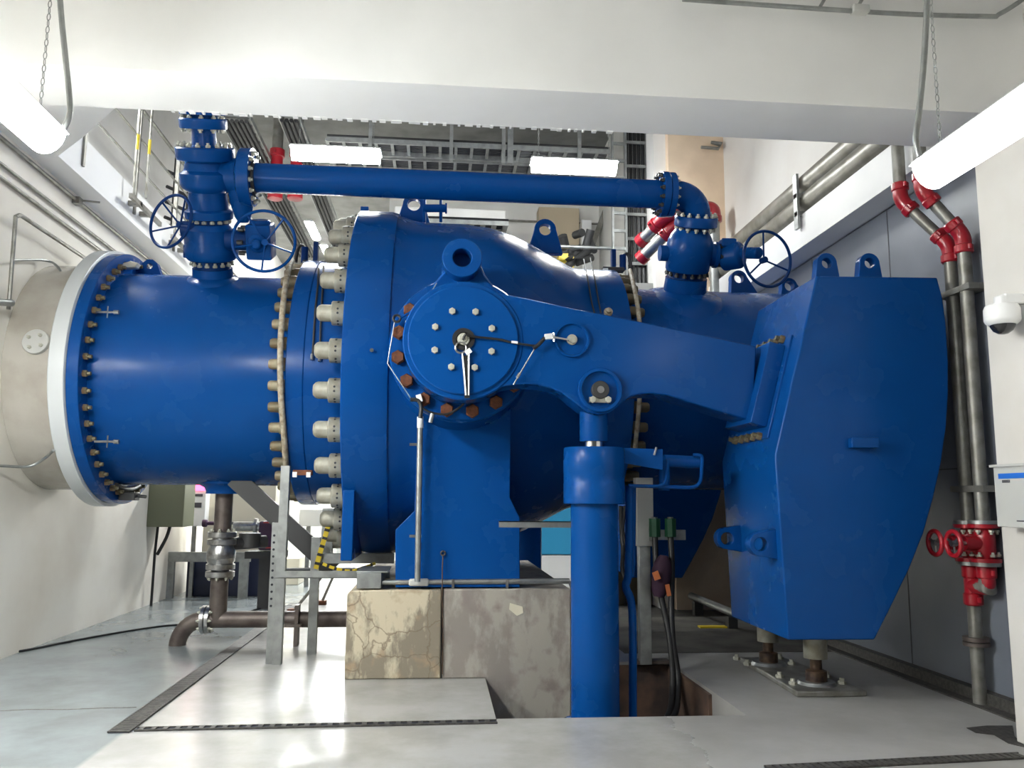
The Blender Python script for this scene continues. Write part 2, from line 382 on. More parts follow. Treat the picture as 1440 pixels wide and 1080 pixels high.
hp = [PZ(*q) for q in ((1359, 1024), (1388, 1021), (1424, 1021), (1427, 1036), (1444, 1052), (1418, 1046), (1398, 1034), (1372, 1031))]
tag(MB().prism([(q.x, q.y) for q in hp], .001, .004, XY).build('floor_hatch', 'grat'), 'dark worn notch cover in the floor at the foot of the white pillar', 'cover')
crk = [PZ(x, y)+V((0, 0, .0005)) for x, y in ((-20, 1001), (40, 998), (95, 998), (140, 996), (192, 995))]
struct(MB().tube(crk, .004, 6).build('trim_floor_crack', 'grat'))
cab = [PZ(x, y)+V((0, 0, .012)) for x, y in ((-15, 921), (30, 917), (90, 905), (160, 892), (225, 882), (270, 878), (330, 868), (365, 857), (410, 853))]
tag(MB().tube(cab, .012, 8, smooth=4).build('floor_cable', 'black'), 'black cable lying across the floor from the left wall', 'cable')

# =========================================================================== penstock out of the left wall
t = thing('penstock_pipe', 'pale plastic-wrapped pipe coming through the left wall into a grey flange', 'pipe', AX(-4.0))
MB().lathe([(-4.268, 1.25), (-3.9, 1.25), (-3.66, 1.25)], AX(0), (1, 0, 0), 96).build('pipe', 'wrap', t)
MB().lathe([(-3.76, 1.24), (-3.76, 1.42), (-3.75, 1.43), (-3.61, 1.43), (-3.605, 1.42), (-3.605, 1.24)], AX(0), (1, 0, 0), 96).build('flange', 'greyring', t, label='pale grey flange ring')
pc = V((-3.96, AY-1.25*cos(.14), AZ+1.25*sin(.14))); pax = V((0, -cos(.14), sin(.14)))
pv = MB().lathe([(-.02, .125), (.035, .125), (.04, .12)], pc, pax, 32).build('port_cover', 'gbox', t, label='round bolted port cover')
_, u, w = basis(pax)
for k in range(4): a = pi/4+k*pi/2+.2; put(HEXS, 'bolt', pc+pax*.04+(u*cos(a)+w*sin(a))*.075, pax, pv)

# the bypass branches lean towards the viewer: TH from the vertical
TH = radians(26); SN, CS = sin(TH), cos(TH); NB = V((0, -SN, CS)); MBK = V((0, CS, SN)); XA = V((1, 0, 0))
def srow(x, y, R=0):            # distance along the branch at which its near side is seen at (x, y)
    d = ray(x, y); k = d.z/d.y; return (EYE-AZ+k*(AY-R*CS)+R*SN)/(CS+k*SN)
def brow(x, y, rp=0):
    d = ray(x, y); k = d.z/d.y; Yc = AY-srow(x, y)*SN; R = rp*Yc/d.y/FOC; return srow(x, y, R), R
def rows(x, L): return [brow(x, y_, r_) for y_, r_ in L]
def bpt(x, y, off=0):           # the point seen at (x, y), off = distance behind the branch axis plane
    Yc = AY-srow(x, y)*SN; p = PY(x, y, Yc); d = ray(x, y); return p+d*(off/d.y)
BX, OX, VX = -2.51, 2.79, 2.83
# =========================================================================== inlet pipe
t = thing('inlet_pipe', 'large glossy blue pipe between the grey flange and the big bolted valve', 'pipe', AX(-2.6))
MB().lathe([(-3.5, 1.19), (-3.46, 1.185), (-1.52, 1.185)], AX(0), (1, 0, 0), 128).build('barrel', 'blue', t)
fl_ = MB().lathe([(-3.6, 1.18), (-3.6, 1.395), (-3.595, 1.40), (-3.49, 1.40), (-3.485, 1.395), (-3.485, 1.18)], AX(0), (1, 0, 0), 128).build('flange', 'blue', t)
for k in range(48):
    a = 2*pi*k/48+.03; put(HEXO, 'flange_bolt', onx(-3.485, 1.285, a), (1, 0, 0), t)
lg = PY(214, 372, 9.6); sx = lg.x
MB().plate([(sx+a, AZ+1.19+b) for a, b in ((-.16, 0), (-.13, .08), (-.09, .16), (-.04, .2), (.02, .2), (.07, .16), (.10, .08), (.13, 0))],
           [(sx-.01+.035*cos(q), AZ+1.31+.035*sin(q)) for q in [pi+.5+k*-2*pi/8 for k in range(8)]], AY-.05, AY+.05, XZ).build('lifting_lug', 'blue', t)
sb, rb_ = brow(297, 382, 27)
MB().lathe([(1.02, .36), (1.15, .31), (1.19, .262), (1.21, rb_+.005), (sb-.03, rb_), (sb, rb_)], (BX, AY, AZ), NB, 56).build('branch_nozzle', 'blue', t)
DX = PY(316, 690, AY).x
MB().lathe([(1.08, .33), (1.17, .30), (1.21, .22), (1.25, .2), (1.28, .2)], (DX, AY, AZ), (0, 0, -1), 40).build('drain_nozzle', 'blue', t)
for y in (439, 621):
    p = PY(133, y, 8.42); q = PY(160, y, 8.40)
    o = MB().tube([p, q], .012, 8).lathe([(0, .022), (.05, .022)], q, (1, 0, 0), 8).tube([q-V((.06, 0, .06)), q-V((.06, 0, -.06))], .007, 6).build('pressure_tap', 'steel', t, label='small steel tap')

p = PY(196, 690, 8.9)
t = thing('strap_clamp', 'dark strap clamp hanging under the blue flange of the inlet pipe', 'clamp', p)
MB().tube([onx(-3.44, 1.24, a) for a in [radians(-74-4*k) for k in range(9)]], .022, 8).build('strap', 'black', t)
MB().box((-3.47, AY-.18, AZ-1.36), (-3.3, AY-.02, AZ-1.27)).cyl((-3.3, AY-.1, AZ-1.31), (-3.2, AY-.1, AZ-1.32), .02, 8).build('buckle', 'dark', t, bevel=.01)
p = onx(-3.42, 1.25, radians(68))
tag(MB().prism([(-.09, 0), (.09, 0), (.12, .05), (.02, .075), (-.08, .05)], -.05, .05, lambda a, b, d: p+V((a*.9, -a*.2+d, b))).build('wooden_wedge', 'cream', bevel=.01), 'cream wooden wedge lying on the flange bolts left of the small blue lug', 'wedge')
p = PY(855, 440, 8.15)
tag(MB().lathe([(0, .045), (.03, .045), (.03, .03), (.05, .03), (.055, 0)], p, (0, -1, .5), 16).build('pipe_plug', 'hose'), 'small tan plug on the outlet neck just above the lever arm', 'plug')
for k, (pts, r, nm, lb, ct, mm) in enumerate([
    ([PX(-30, 654, -4.2), PX(0, 655, -4.2), PX(40, 656, -4.05), PY(62, 645, 8.6), PY(75, 633, 8.45)], .014, 'instrument_tube', 'thin steel tube curving from the left edge to the pale pipe', 'tube', 'galv'),
    ([PX(18, 366, -4.2), PX(62, 366, -4.2), PX(80, 374, -4.1), PX(90, 392, -4.0)], .013, 'instrument_tube', 'thin grey tube bending down onto the top of the pale wrapped pipe', 'tube', 'galv'),
    ]):
    tag(MB().tube(pts, r, 8, smooth=5).build(nm, mm), lb, ct)
t = thing('bracket_frame', 'grey steel bracket frame on the left wall above the pale pipe', 'bracket', PX(15, 400, -4.2))
MB().tube([PX(12, 435, -4.15), PX(22, 305, -4.15)], .02, 8).build('upright', 'galvdark', t)
MB().tube(fillet([PX(22, 305, -4.15), PX(28, 302, -4.15), PX(118, 362, -4.15)], .05), .022, 8).build('arm', 'galvdark', t)
MB().tube([PX(-20, 424, -4.1), PX(16, 426, -4.1)], .035, 10).build('foot', 'galv', t)

# =========================================================================== the spherical valve
S = thing('spherical_valve', 'huge blue valve body with a ring of grey domed nuts on a blue pedestal', 'valve', (0.185, AY, .78))
prof = [(-1.0, 1.2), (-.92, 1.93), (-.915, 1.94), (-.5, 1.93), (-.36, 1.885), (-.26, 1.865), (.2, 1.86), (.52, 1.83), (.8, 1.75), (1.0, 1.66), (1.17, 1.575),
        (1.34, 1.485), (1.45, 1.43), (1.52, 1.405), (1.6, 1.40), (1.98, 1.40), (1.985, 1.39), (1.985, 1.15)]
MB().lathe(prof, AX(0), (1, 0, 0), 160).build('body', 'blue', S, ang=30)
MB().lathe([(-.92, 1.4), (-.92, 1.955), (-.91, 1.965), (-.56, 1.965), (-.49, 1.945), (-.49, 1.4)], AX(0), (1, 0, 0), 160).build('ring_flange', 'blue', S)
MB().box((-.965, AY-.28, AZ+1.2), (-.87, AY+.28, AZ+2.045)).build('ring_tab', 'blue', S, bevel=.01)
MB().box((-.90, AY-1.6, AZ-1.90), (-.79, AY+1.6, AZ-1.24)).build('ring_foot', 'blue', S, bevel=.01)
MB().lathe([(-1.53, 1.15), (-1.53, 1.385), (-1.52, 1.395), (-1.36, 1.395), (-1.35, 1.385), (-.88, 1.385)], AX(0), (1, 0, 0), 128).build('neck', 'blue', S)
# neck bolts with domed caps
def capbolt(mb): mb.lathe([(0, .066), (.07, .066), (.07, .054), (.155, .052), (.175, .04), (.18, .0)], (0, 0, 0), (0, 0, 1), 14)
CB = proto('neck_cap_bolt', capbolt, 'tanbolt'); CBo = proto('neck_cap_bolt_olive', capbolt, 'olive')
for k in range(38):
    put((CB, CBo, CB, CBo, CBo)[k % 5], 'neck_bolt', onx(-1.53, 1.3, 2*pi*k/38), (-1, 0, 0), S)
for k in range(38):
    put(CBo, 'outlet_neck_bolt', onx(1.985, 1.3, 2*pi*k/38+.05), (1, 0, 0), S)
# ring nuts: a drilled collar and a domed stud cap each
def collar(mb):
    mb.lathe([(0, .115), (.006, .118), (.118, .118), (.125, .112)], (0, 0, 0), (0, 0, 1), 20)
COLL = proto('collar_nut', collar, 'nut')
def dome(mb): mb.lathe([(.12, .082), (.225, .082), (.25, .072), (.268, .05), (.275, 0)], (0, 0, 0), (0, 0, 1), 18)
DOME = proto('stud_dome', dome, 'nut')
def pin(mb):
    for s_ in (.35, -.35):
        for a in range(6):
            q = 2*pi*a/6+s_
            c = V((.118*cos(q), .118*sin(q), .06)); mb.lathe([(0, .011), (.003, .011)], c, (cos(q), sin(q), 0), 8)
PIN = proto('collar_hole', pin, 'hole')
NR = 30
for k in range(NR):
    a = 2*pi*k/NR+.035; p = onx(-.92, 1.80, a)
    c = put(COLL, 'collar_nut', p, (-1, 0, 0), S)
    put(DOME, 'stud_cap', p, (-1, 0, 0), c); put(PIN, 'key_hole', p, (-1, 0, 0), c)
TX = .185
def trunnion(s):
    """s = -1: the side towards the viewer; +1: the far side"""
    ax = V((0, s, 0)); o = V((TX, AY, AZ))
    MB().lathe([(1.2, .78), (1.75, .68), (1.95, .62), (2.22, .61), (2.25, .645), (2.40, .645), (2.42, .63), (2.42, .3)], o, ax, 96).build('trunnion_housing', 'blue', S)
    if s < 0:
        for k in range(16):
            a = 2*pi*k/16+radians(10)
            if 22 < math.degrees(a) < 138: continue          # covered by the web plate
            put(HEXR, 'trunnion_bolt', V((TX+.565*cos(a), AY-2.42, AZ+.565*sin(a))), ax, S)
    bz = PY(650, 362, 7.0).z; bx = PY(650, 362, 7.0).x
    y = lambda q: AY+s*q
    wp = [PY(x_, y_, 7.18) for x_, y_ in ((600, 478), (574, 442), (622, 384), (632, 352), (668, 352), (682, 386), (724, 442), (700, 478))]
    MB().prism([(p.x, p.z) for p in wp], y(1.5), y(2.425), XZ).build('web', 'blue', S, bevel=.02)
    n = 40; ou, ho = ngon(bx, bz, .175, n), ngon(bx, bz, .082, n)
    MB().plate(ou, ho, y(1.55), y(2.60), XZ).build('eye_boss', 'blue', S, bevel=.008)
    MB().prism(ho, y(1.6), y(2.2), XZ).build('eye_recess', 'hole', S)
    yf = 1.78
    P = [PY(x_, y_, AY-yf) for x_, y_ in ((588, 560), (583, 718), (556, 745), (556, 826), (731, 826), (731, 728), (717, 700), (719, 560))]
    MB().prism([(p.x, max(p.z, .785)) for p in P], y(yf), y(yf-.55), XZ).build('pedestal', 'blue', S, bevel=.006)
trunnion(-1); trunnion(1)
def eye(name, cx, cz, base, h, wd, y0, y1, hole, parent, tilt=0., mm='blue', n=24):
    """upright lug: straight foot, rounded head, round hole"""
    out, hol = [], []
    for k in range(n):
        a = 2*pi*k/n; c, s_ = cos(a), sin(a)
        if s_ >= -1e-6: q = (wd*.5*c, h-wd*.5+wd*.5*s_)
        else:
            t_ = min(1, -s_*1.5); q = (max(-1, min(1, c*1.5))*(wd*.5+(base-wd)*.5*t_), (h-wd*.5)*(1-t_))
        out.append(q); hol.append((hole*c, h-wd*.5+hole*s_))
    rt = lambda p: (cx+p[0]*cos(tilt)-p[1]*sin(tilt), cz+p[0]*sin(tilt)+p[1]*cos(tilt))
    return MB().plate([rt(p) for p in out], [rt(p) for p in hol], y0, y1, XZ).build(name, mm, parent, bevel=.006)
p = PY(582, 303, AY-.2); eye('lifting_lug', p.x, AZ+1.80, .42, .42, .26, AY-.28, AY-.18, .075, S)
p = PY(768, 345, AY-.2); eye('lifting_lug', p.x-.02, p.z-.12, .42, .42, .26, AY-.28, AY-.18, .07, S)
a_, b_ = PY(595, 293, 9.1), PY(626, 293, 9.1)
m = MB().cyl(a_, b_, .045).lathe([(0, .06), (.02, .06)], b_, (1, 0, 0), 16)
m.cyl(PY(597, 312, 9.1), PY(597, 278, 9.1), .018, 8).cyl(PY(620, 312, 9.1), PY(620, 278, 9.1), .018, 8).build('vent_fitting', 'blue', S)
tag_pts = [(521, 493)]
MB().lathe([(0, .018), (.01, .018)], PY(523, 493, 7.62)+V((0, -.02, 0)), (0, -1, 0), 12).build('grease_plug', 'dark', S)

# outlet pipe
t = thing('outlet_pipe', 'blue pipe leaving the valve and passing behind the counterweight', 'pipe', AX(3.2))
MB().lathe([(1.9, 1.185), (4.6, 1.185)], AX(0), (1, 0, 0), 128).build('barrel', 'blue', t)
so, ro_ = brow(964, 396, 29)
MB().lathe([(.95, .66), (1.10, .54), (1.17, .42), (1.21, ro_+.01), (so-.03, ro_), (so, ro_)], (OX, AY, AZ), NB, 56).build('branch_saddle', 'blue', t)
for x_, hh in ((1044, .34), (1112, .26)):
    q = PY(x_, 405, AY); eye('lifting_lug', q.x, AZ+1.16, .36, hh, .2, AY-.06, AY+.05, .06, t, tilt=.25)

# =========================================================================== lever arm, counterweight and servo cylinder, near and far
def lever(s, far):
    y = lambda q: AY+s*q          # q = distance from the pipe axis
    A = (thing('lever_arm', 'curved blue lever arm with a round eight-bolt hub plate, on the near trunnion', 'lever', (TX, AY-2.6, AZ)) if not far else
         thing('lever_arm', 'far blue lever arm half hidden in the dark behind the valve', 'lever', (TX, AY+2.6, AZ)))
    YF, YB = 2.8, 2.46
    pts = [(700, 412), (738, 419), (803, 433), (900, 452), (990, 471), (1064, 487), (1058, 592), (1010, 578), (963, 563), (940, 556), (915, 553), (900, 554), (886, 558), (874, 567),
           (862, 577), (852, 582), (842, 583), (832, 581), (820, 575), (806, 564), (790, 552), (772, 545), (756, 541), (738, 540), (722, 541), (706, 544), (660, 545), (660, 412)]
    P = [PY(x_, y_, AY-YF) for x_, y_ in pts]
    MB().prism([(p.x, p.z) for p in P], y(YF), y(YB), XZ).build('arm_plate', 'blue', A, bevel=.012)
    hub = MB().lathe([(2.42, .3), (2.42, .505), (2.80, .505), (2.81, .495), (2.81, .46)], (TX, AY, AZ), (0, s, 0), 96).build('hub_ring', 'blue', A)
    cov = MB().lathe([(2.78, .463), (2.825, .463), (2.835, .452), (2.835, .07), (2.80, .065), (2.8, 0)], (TX, AY, AZ), (0, s, 0), 96).build('hub_cover', 'blue', A)
    if not far:
        for k in range(8):
            a = radians(22.5)+k*pi/4; put(HEXC, 'cover_bolt', V((TX+.255*cos(a), y(2.835), AZ+.255*sin(a))), (0, s, 0), cov)
        rec = MB().lathe([(2.835, .07), (2.845, .094), (2.852, .094), (2.852, .06), (2.83, .055), (2.83, 0)], (TX, AY, AZ), (0, s, 0), 32).build('centre_seal', 'black', cov)
        sn = MB().lathe([(2.83, .055), (2.865, .05), (2.865, .035), (2.875, .03), (2.875, 0)], (TX, AY, AZ), (0, s, 0), 20).build('shaft_end', 'bolt', cov)
        pc_ = PY(804, 478, AY-2.8)
        lk = MB().lathe([(2.78, .155), (2.826, .15), (2.826, .136), (2.803, .128), (2.803, 0)], (pc_.x, AY, pc_.z), (0, s, 0), 48).build('lock_cover', 'blue', A)
        MB().lathe([(2.80, .045), (2.82, .045), (2.82, .036), (2.85, .034), (2.855, .0)], (pc_.x, AY, pc_.z), (0, s, 0), 20).build('lock_pin', 'bolt', lk)
    pp = PY(843, 549, AY-2.8)
    pv = MB().lathe([(2.75, .19), (2.838, .188), (2.845, .182), (2.845, .158), (2.806, .150), (2.806, 0)], (pp.x, AY, pp.z), (0, s, 0), 48).build('pivot_boss', 'blue', A)
    MB().lathe([(2.79, .075), (2.85, .075), (2.855, .07), (2.855, 0)], (pp.x, AY, pp.z), (0, s, 0), 28).build('pivot_pin', 'dark', pv)
    if not far:
        MB().lathe([(2.855, .03), (2.86, .03), (2.86, 0)], (pp.x, AY, pp.z), (0, s, 0), 16).build('pin_cap', 'steel', pv)
        kp = MB().box((pp.x-.09, y(2.83), pp.z-.105), (pp.x+.09, y(2.79), pp.z-.06)).build('keeper_plate', 'bolt', pv)
        for k in (-1, 1): put(HEXC, 'bolt', V((pp.x+.065*k, y(2.83), pp.z-.083)), (0, s, 0), pv)
    # end flange of the arm
    a0, a1 = PY(1085, 489, AY-2.86), PY(1060, 594, AY-2.86); d = (a1-a0).normalized(); nrm = V((-d.z, 0, d.x)); nrm = nrm if nrm.x > 0 else -nrm
    def flange(e0, e1, off, th, ya, yb):
        q = [a0-d*e0, a1+d*e1]; r_ = [(q[0]+nrm*off), (q[1]+nrm*off), (q[1]+nrm*(off+th)), (q[0]+nrm*(off+th))]
        return MB().prism([(k.x, k.z) for k in r_], y(ya), y(yb), XZ)
    flange(.03, .02, -.05, .14, 2.93, 2.3).build('end_flange', 'blue', A, bevel=.006)
    C = (thing('counterweight', 'tall angular blue counterweight box at the end of the near lever arm', 'counterweight', (3.3, AY-2.6, .45)) if not far else
         thing('counterweight', 'shadowed blue counterweight behind the outlet pipe at the far side', 'counterweight', (3.3, AY+2.6, .45)))
    flange(.12, .12, .09, .13, 3.0, 2.2).build('mounting_flange', 'blue', C, bevel=.006)
    CF, CBk = 3.2, 1.95
    px = [(1148, 388), (1318, 390), (1326, 420), (1331, 460), (1334, 510), (1334, 555), (1331, 600), (1324, 650), (1313, 700), (1299, 750), (1279, 800), (1255, 850), (1230, 900), (1108, 900), (1090, 640)]
    P = [PY(x_, y_, AY-CF) for x_, y_ in px]
    MB().prism([(p.x, p.z) for p in P], y(CF), y(CBk), XZ).build('weight_box', 'blue', C, bevel=.012)
    if not far:
        for k, x_ in enumerate((1161, 1221)):
            q = PY(x_, 389, AY-2.95); eye('lifting_eye', q.x, q.z-.04, .22, .24, .18, y(2.99), y(2.9), .045, C)
        # side eyes on the left face, and the handle on the front
        for (x_, y_, yy) in ((1080, 765, 3.06), (1026, 757, 2.28)):
            q = PY(x_, y_, AY-yy); eye('side_eye', 2.72, q.z, .24, .24, .19, y(yy+.05), y(yy-.05), .055, C, tilt=pi/2)
        q0, q1 = PY(1193, 624, AY-CF), PY(1230, 624, AY-CF)
        MB().box((q0.x, y(CF+.07), q0.z-.035), (q1.x, y(CF+.055), q1.z+.045)).box((q0.x, y(CF+.06), q0.z-.035), (q0.x+.02, y(CF-.01), q0.z+.045)).box((q1.x-.02, y(CF+.06), q0.z-.035), (q1.x, y(CF-.01), q0.z+.045)).build('handle', 'blue', C, bevel=.006)
        for e in (0, 1):
            for k in range(5):
                c = (a1+d*.10 if e else a0-d*.10)+nrm*.15; c.y = y(2.85-k*.14)
                put(HEXO, 'flange_bolt', c-nrm*.06, -nrm, C)
    # servo cylinder
    X, Yc = 1.325, 2.6
    H = (thing('hydraulic_cylinder', 'upright blue hydraulic cylinder standing in the pit under the near lever arm', 'cylinder', (X, y(Yc), -.9)) if not far else
         thing('hydraulic_cylinder', 'far blue hydraulic cylinder seen past the pedestal behind the grey strip', 'cylinder', (X, y(Yc), 0)))
    o = V((X, y(Yc), 0)); z0 = -.22 if not far else 0
    MB().lathe([(z0, .2), (1.6, .2)], o, (0, 0, 1), 64).build('barrel', 'blue', H)
    MB().lathe([(1.57, .195), (1.57, .256), (1.575, .262), (1.74, .262), (1.745, .26), (1.83, .26), (1.835, .262), (2.035, .262), (2.045, .255), (2.045, .1)], o, (0, 0, 1), 64).build('cylinder_head', 'blue', H)
    MB().lathe([(2.0, .085), (2.16, .085)], o, (0, 0, 1), 40).build('piston_rod', 'chrome', H, label='bright piston rod')
    MB().lathe([(2.1, .118), (2.11, .122), (2.42, .122)], o, (0, 0, 1), 40).build('rod_end', 'blue', H)
    m = MB().lathe([(z0-.18, .28), (z0+.02, .28), (z0+.025, .27), (z0+.03, .2)], o, (0, 0, 1), 48)
    if not far: m.box((X-.3, y(Yc)-.3, -.9), (X+.3, y(Yc)+.3, z0-.15))
    m.build('foot_flange', 'blue', H, bevel=.004)
    if far: MB().box((X-.3, y(Yc)-.3, 0), (X+.3, y(Yc)+.3, .1)).build('foot_plate', 'blue', H)
    return H
HC = lever(-1, False); lever(1, True)
# bracket plate and oil lines on the near cylinder
q = [PY(x_, y_, 7.0) for x_, y_ in ((876, 630), (931, 632), (931, 661), (876, 651))]
MB().prism([(p.x, p.z) for p in q], 6.98, 6.995, XZ).build('limit_bracket', 'blue', HC)
q0 = PY(923, 629, 6.97); MB().cyl(q0, PY(920, 640, 6.97), .01, 8).build('bracket_screw', 'steel', HC)
t = thing('oil_pipe', 'blue oil pipe elbow and bent lines beside the near cylinder head', 'pipe', PY(935, 690, 7.2))
MB().cyl(PY(934, 648, 7.15), PY(984, 650, 7.15), .055, 20).cyl(PY(934, 648, 7.15), PY(934, 690, 7.15), .05, 20).build('elbow', 'blue', t)
MB().tube(fillet([PY(884, 683, 7.05), PY(937, 684, 7.05), PY(939, 646, 7.05)], .1), .014, 8).build('line', 'blue', t)
MB().tube(fillet([PY(884, 683, 7.08), PY(985, 686, 7.08), PY(988, 640, 7.08), PY(975, 640, 7.08)], .1), .016, 8).build('line', 'blue', t)
pts = [PY(x_, y_, 7.12) for x_, y_ in ((885, 683), (884, 800), (880, 825), (889, 860), (890, 1000), (891, 1040))]
MB().tube(pts, .035, 12, smooth=6).build('down_pipe', 'blue', t)
MB().tube([PY(x_, y_, 7.18) for x_, y_ in ((891, 683), (890, 790), (888, 812))], .022, 10).build('line', 'blue', t)

# jacks on one long ground plate under the counterweight
tp = thing('ground_plate', 'long rough grey ground plate under the two counterweight jacks', 'plate', (3.29, 7.6, 0))
MB().prism([(2.99, 6.88), (3.3, 6.865), (3.6, 6.875), (3.58, 7.5), (3.52, 8.4), (3.06, 8.38), (3.03, 7.6)], 0, .05, XY).build('plate', 'galvdark', tp, bevel=.012)
for k, (yy, lb) in enumerate(((7.15, 'rusty screw jack standing under the front of the counterweight'), (8.0, 'dark screw jack under the back of the counterweight'))):
    xc = 3.29-.08*k
    MB().lathe([(.045, .17), (.075, .15), (.075, 0)], (xc, yy, 0), (0, 0, 1), 32).build('boss', 'galv', tp)
    for a in range(4): put(HEX, 'anchor_bolt', V((xc+.22*(1, 1, -1, -1)[a], yy+(-.02, .26, .26, -.02)[a], .045)), (0, 0, 1), tp)
    tj = thing('screw_jack', lb, 'jack', (xc, yy, .075))
    MB().lathe([(.07, .09), (.16, .088), (.175, .05), (.28, .05)], (xc, yy, 0), (0, 0, 1), 24).build('base', 'jackrust', tj)
    MB().lathe([(.265, .1), (.40, .1), (.455, .098)], (xc, yy, 0), (0, 0, 1), 24).build('head', 'nut', tj)

# =========================================================================== bypass branch over the valve
t = thing('gate_valve', 'blue gate valve with gearboxes and two handwheels on the inlet pipe', 'valve', V((BX, AY, AZ))+NB*1.3)
o = V((BX, AY, AZ))
def bolts_at(me, t_, x, y, rp, n, sgn=1, oo=None, sh=0, a0=0.):
    s_, R_ = brow(x, y, rp); ring_bolts(me, t_, (oo if oo else o)+NB*(s_+sh), NB*sgn, R_, n, a0=a0)
MB().lathe(rows(297, [(370, 32), (366, 36), (355, 37), (350, 35.5), (327, 35), (321, 30), (318, 28)]), o, NB, 56).build('body', 'blue', t)
s0, s1 = brow(297, 384, 22)[0], brow(297, 366, 22)[0]
MB().lathe([(s0, .19), (s1, .19)], o, NB, 32).build('gasket_neck', 'dblue', t)
bolts_at(HEXM, t, 297, 377, 27, 16)
s0, s1 = brow(297, 320, 22)[0], brow(297, 308, 22)[0]
MB().lathe([(s0, .19), (s1, .19)], o, NB, 32).build('gasket_neck', 'dblue', t)
bolts_at(HEXM, t, 297, 316, 27, 16)
def handwheel(parent, c, ax, R, hubd, spokes, mm='blue', r=.016):
    ax, u, w = basis(ax); c = V(c)
    h = MB().torus(c, ax, R, r, 64, 8).build('handwheel', mm, parent)
    m = MB(); hb = c+ax*hubd
    for k in range(spokes):
        a = 2*pi*k/spokes+.35; m.cyl(hb, c+(u*cos(a)+w*sin(a))*R, r*.62, 8)
    m.cyl(hb-ax*.03, hb+ax*.04, .035, 16).build('spokes', mm, h)
    return hb
hb = handwheel(t, bpt(240, 311, -.25), (.5, .87, -.05), .285, .13, 5, 'dblue')
p1 = bpt(272, 322, -.05)
MB().cyl(hb, p1, .03, 12).lathe([(0, .085), (.15, .085), (.17, .05)], bpt(256, 322, -.12), (1, 0, 0), 16).cyl(bpt(263, 345, -.1), bpt(263, 362, -.1), .04, 8).build('pinion_shaft', 'dblue', t)
hb = handwheel(t, bpt(371, 339, -.42), (-.08, .98, .12), .315, .1, 5)
gb = bpt(367, 339, -.12); Rg = Matrix.Rotation(TH, 3, 'X')
MB().box((-.13, -.15, -.185), (.13, .15, .185), Rg, gb).lathe([(0, .1), (.06, .1), (.06, .06), (.14, .05)], gb-MBK*.14, -MBK, 20).cyl(gb+NB*.16, gb+NB*.225, .11, 20).build('gearbox', 'blue', t, bevel=.03)
MB().cyl(gb+V((-.1, 0, 0)), V((BX+.2, gb.y, gb.z)), .11, 20).build('bonnet', 'dblue', t)
m = MB()
for k in range(6): a = k*pi/3; m.hexa(gb+V((-.16, 0, 0))+(MBK*cos(a)+NB*sin(a))*.145, (-1, 0, 0), .025, .06)
m.build('bonnet_nuts', 'dark', t)
t = thing('control_valve', 'blue flanged control valve stack topping the gate valve with two handwheels', 'valve', o+NB*1.85)
MB().lathe(rows(293, [(312, 28), (311, 32), (301, 33), (297, 27), (273, 26), (268, 34), (263, 36), (247, 36), (242, 30), (231, 28), (228, 38), (225, 39.5), (211, 40), (209, 38)]), o, NB, 64).build('body', 'blue', t)
sc_ = (srow(362, 250)+srow(640, 261)+srow(925, 274))/3; cb = V((0, AY, AZ))+NB*sc_       # the bypass pipe axis
xf0, xf1 = bpt(343, 250).x, bpt(357, 250).x
MB().lathe([(BX-.05, .16), (BX+.22, .17), (xf0-.06, .20), (xf0-.02, .30), (xf0, .305), (xf1, .305)], cb, XA, 56).build('side_outlet', 'blue', t)
ob = o+V((.36, 0, 0))+MBK*-.02
MB().lathe(rows(338, [(313, 7), (306, 11), (285, 17), (262, 19), (250, 19)]), ob, NB, 28).build('pilot_body', 'blue', t)
bolts_at(HEXM, t, 293, 208, 34, 16)
MB().lathe(rows(290, [(210, 22), (206, 17), (178, 16)]), o, NB, 32).build('stem_tube', 'blue', t)
MB().lathe(rows(288, [(182, 31), (180, 32), (169, 32.5), (167, 31)]), o, NB, 56).build('top_flange', 'blue', t)
MB().lathe(rows(288, [(168, 20), (163, 20), (162, 31), (140, 31)]), o, NB, 48).build('actuator_base', 'blue', t)
bolts_at(HEXM, t, 288, 181, 27, 10, -1, a0=.2); bolts_at(HEXM, t, 288, 168, 27, 10, 1, a0=.5)
# bypass pipe with elbow
t = thing('bypass_pipe', 'long horizontal blue bypass pipe arching over the valve to an elbow', 'pipe', cb+V((.3, 0, 0)))
vx = VX; bs = srow(977, 322); rbend = .25
path = [cb+XA*xf1, cb+XA*(vx-rbend)]+[cb+XA*(vx-rbend+rbend*sin(a))+NB*(-rbend+rbend*cos(a)) for a in [pi/2*k/12 for k in range(1, 13)]]+[V((vx, AY, AZ))+NB*bs]
MB().tube(path, .156, 40, smooth=1).build('pipe', 'blue', t)
ring_bolts(HEXM, t, cb+XA*xf1, XA, .255, 14)
MB().lathe([(xf1-.005, .2), (xf1+.03, .2)], cb, XA, 32).build('seal_ring', 'dark', t)
xr = bpt(928, 272).x
MB().lathe([(xr, .15), (xr, .25), (xr+.07, .25), (xr+.07, .15)], cb, XA, 48).lathe([(xr+.08, .15), (xr+.08, .245), (xr+.145, .245), (xr+.145, .15)], cb, XA, 48).build('pipe_flange', 'blue', t)
ring_bolts(HEXD, t, cb+XA*xr, -XA, .215, 14); ring_bolts(HEXS, t, cb+XA*(xr+.145), XA, .21, 14)
ov = V((vx, AY, AZ))
MB().lathe(rows(977, [(322, 28), (321, 30), (309, 30), (307, 29)]), ov, NB, 56).build('lower_flange', 'blue', t)
bolts_at(HEXM, t, 977, 307, 26, 14, 1, ov); bolts_at(HEXM, t, 977, 323, 26, 14, -1, ov)
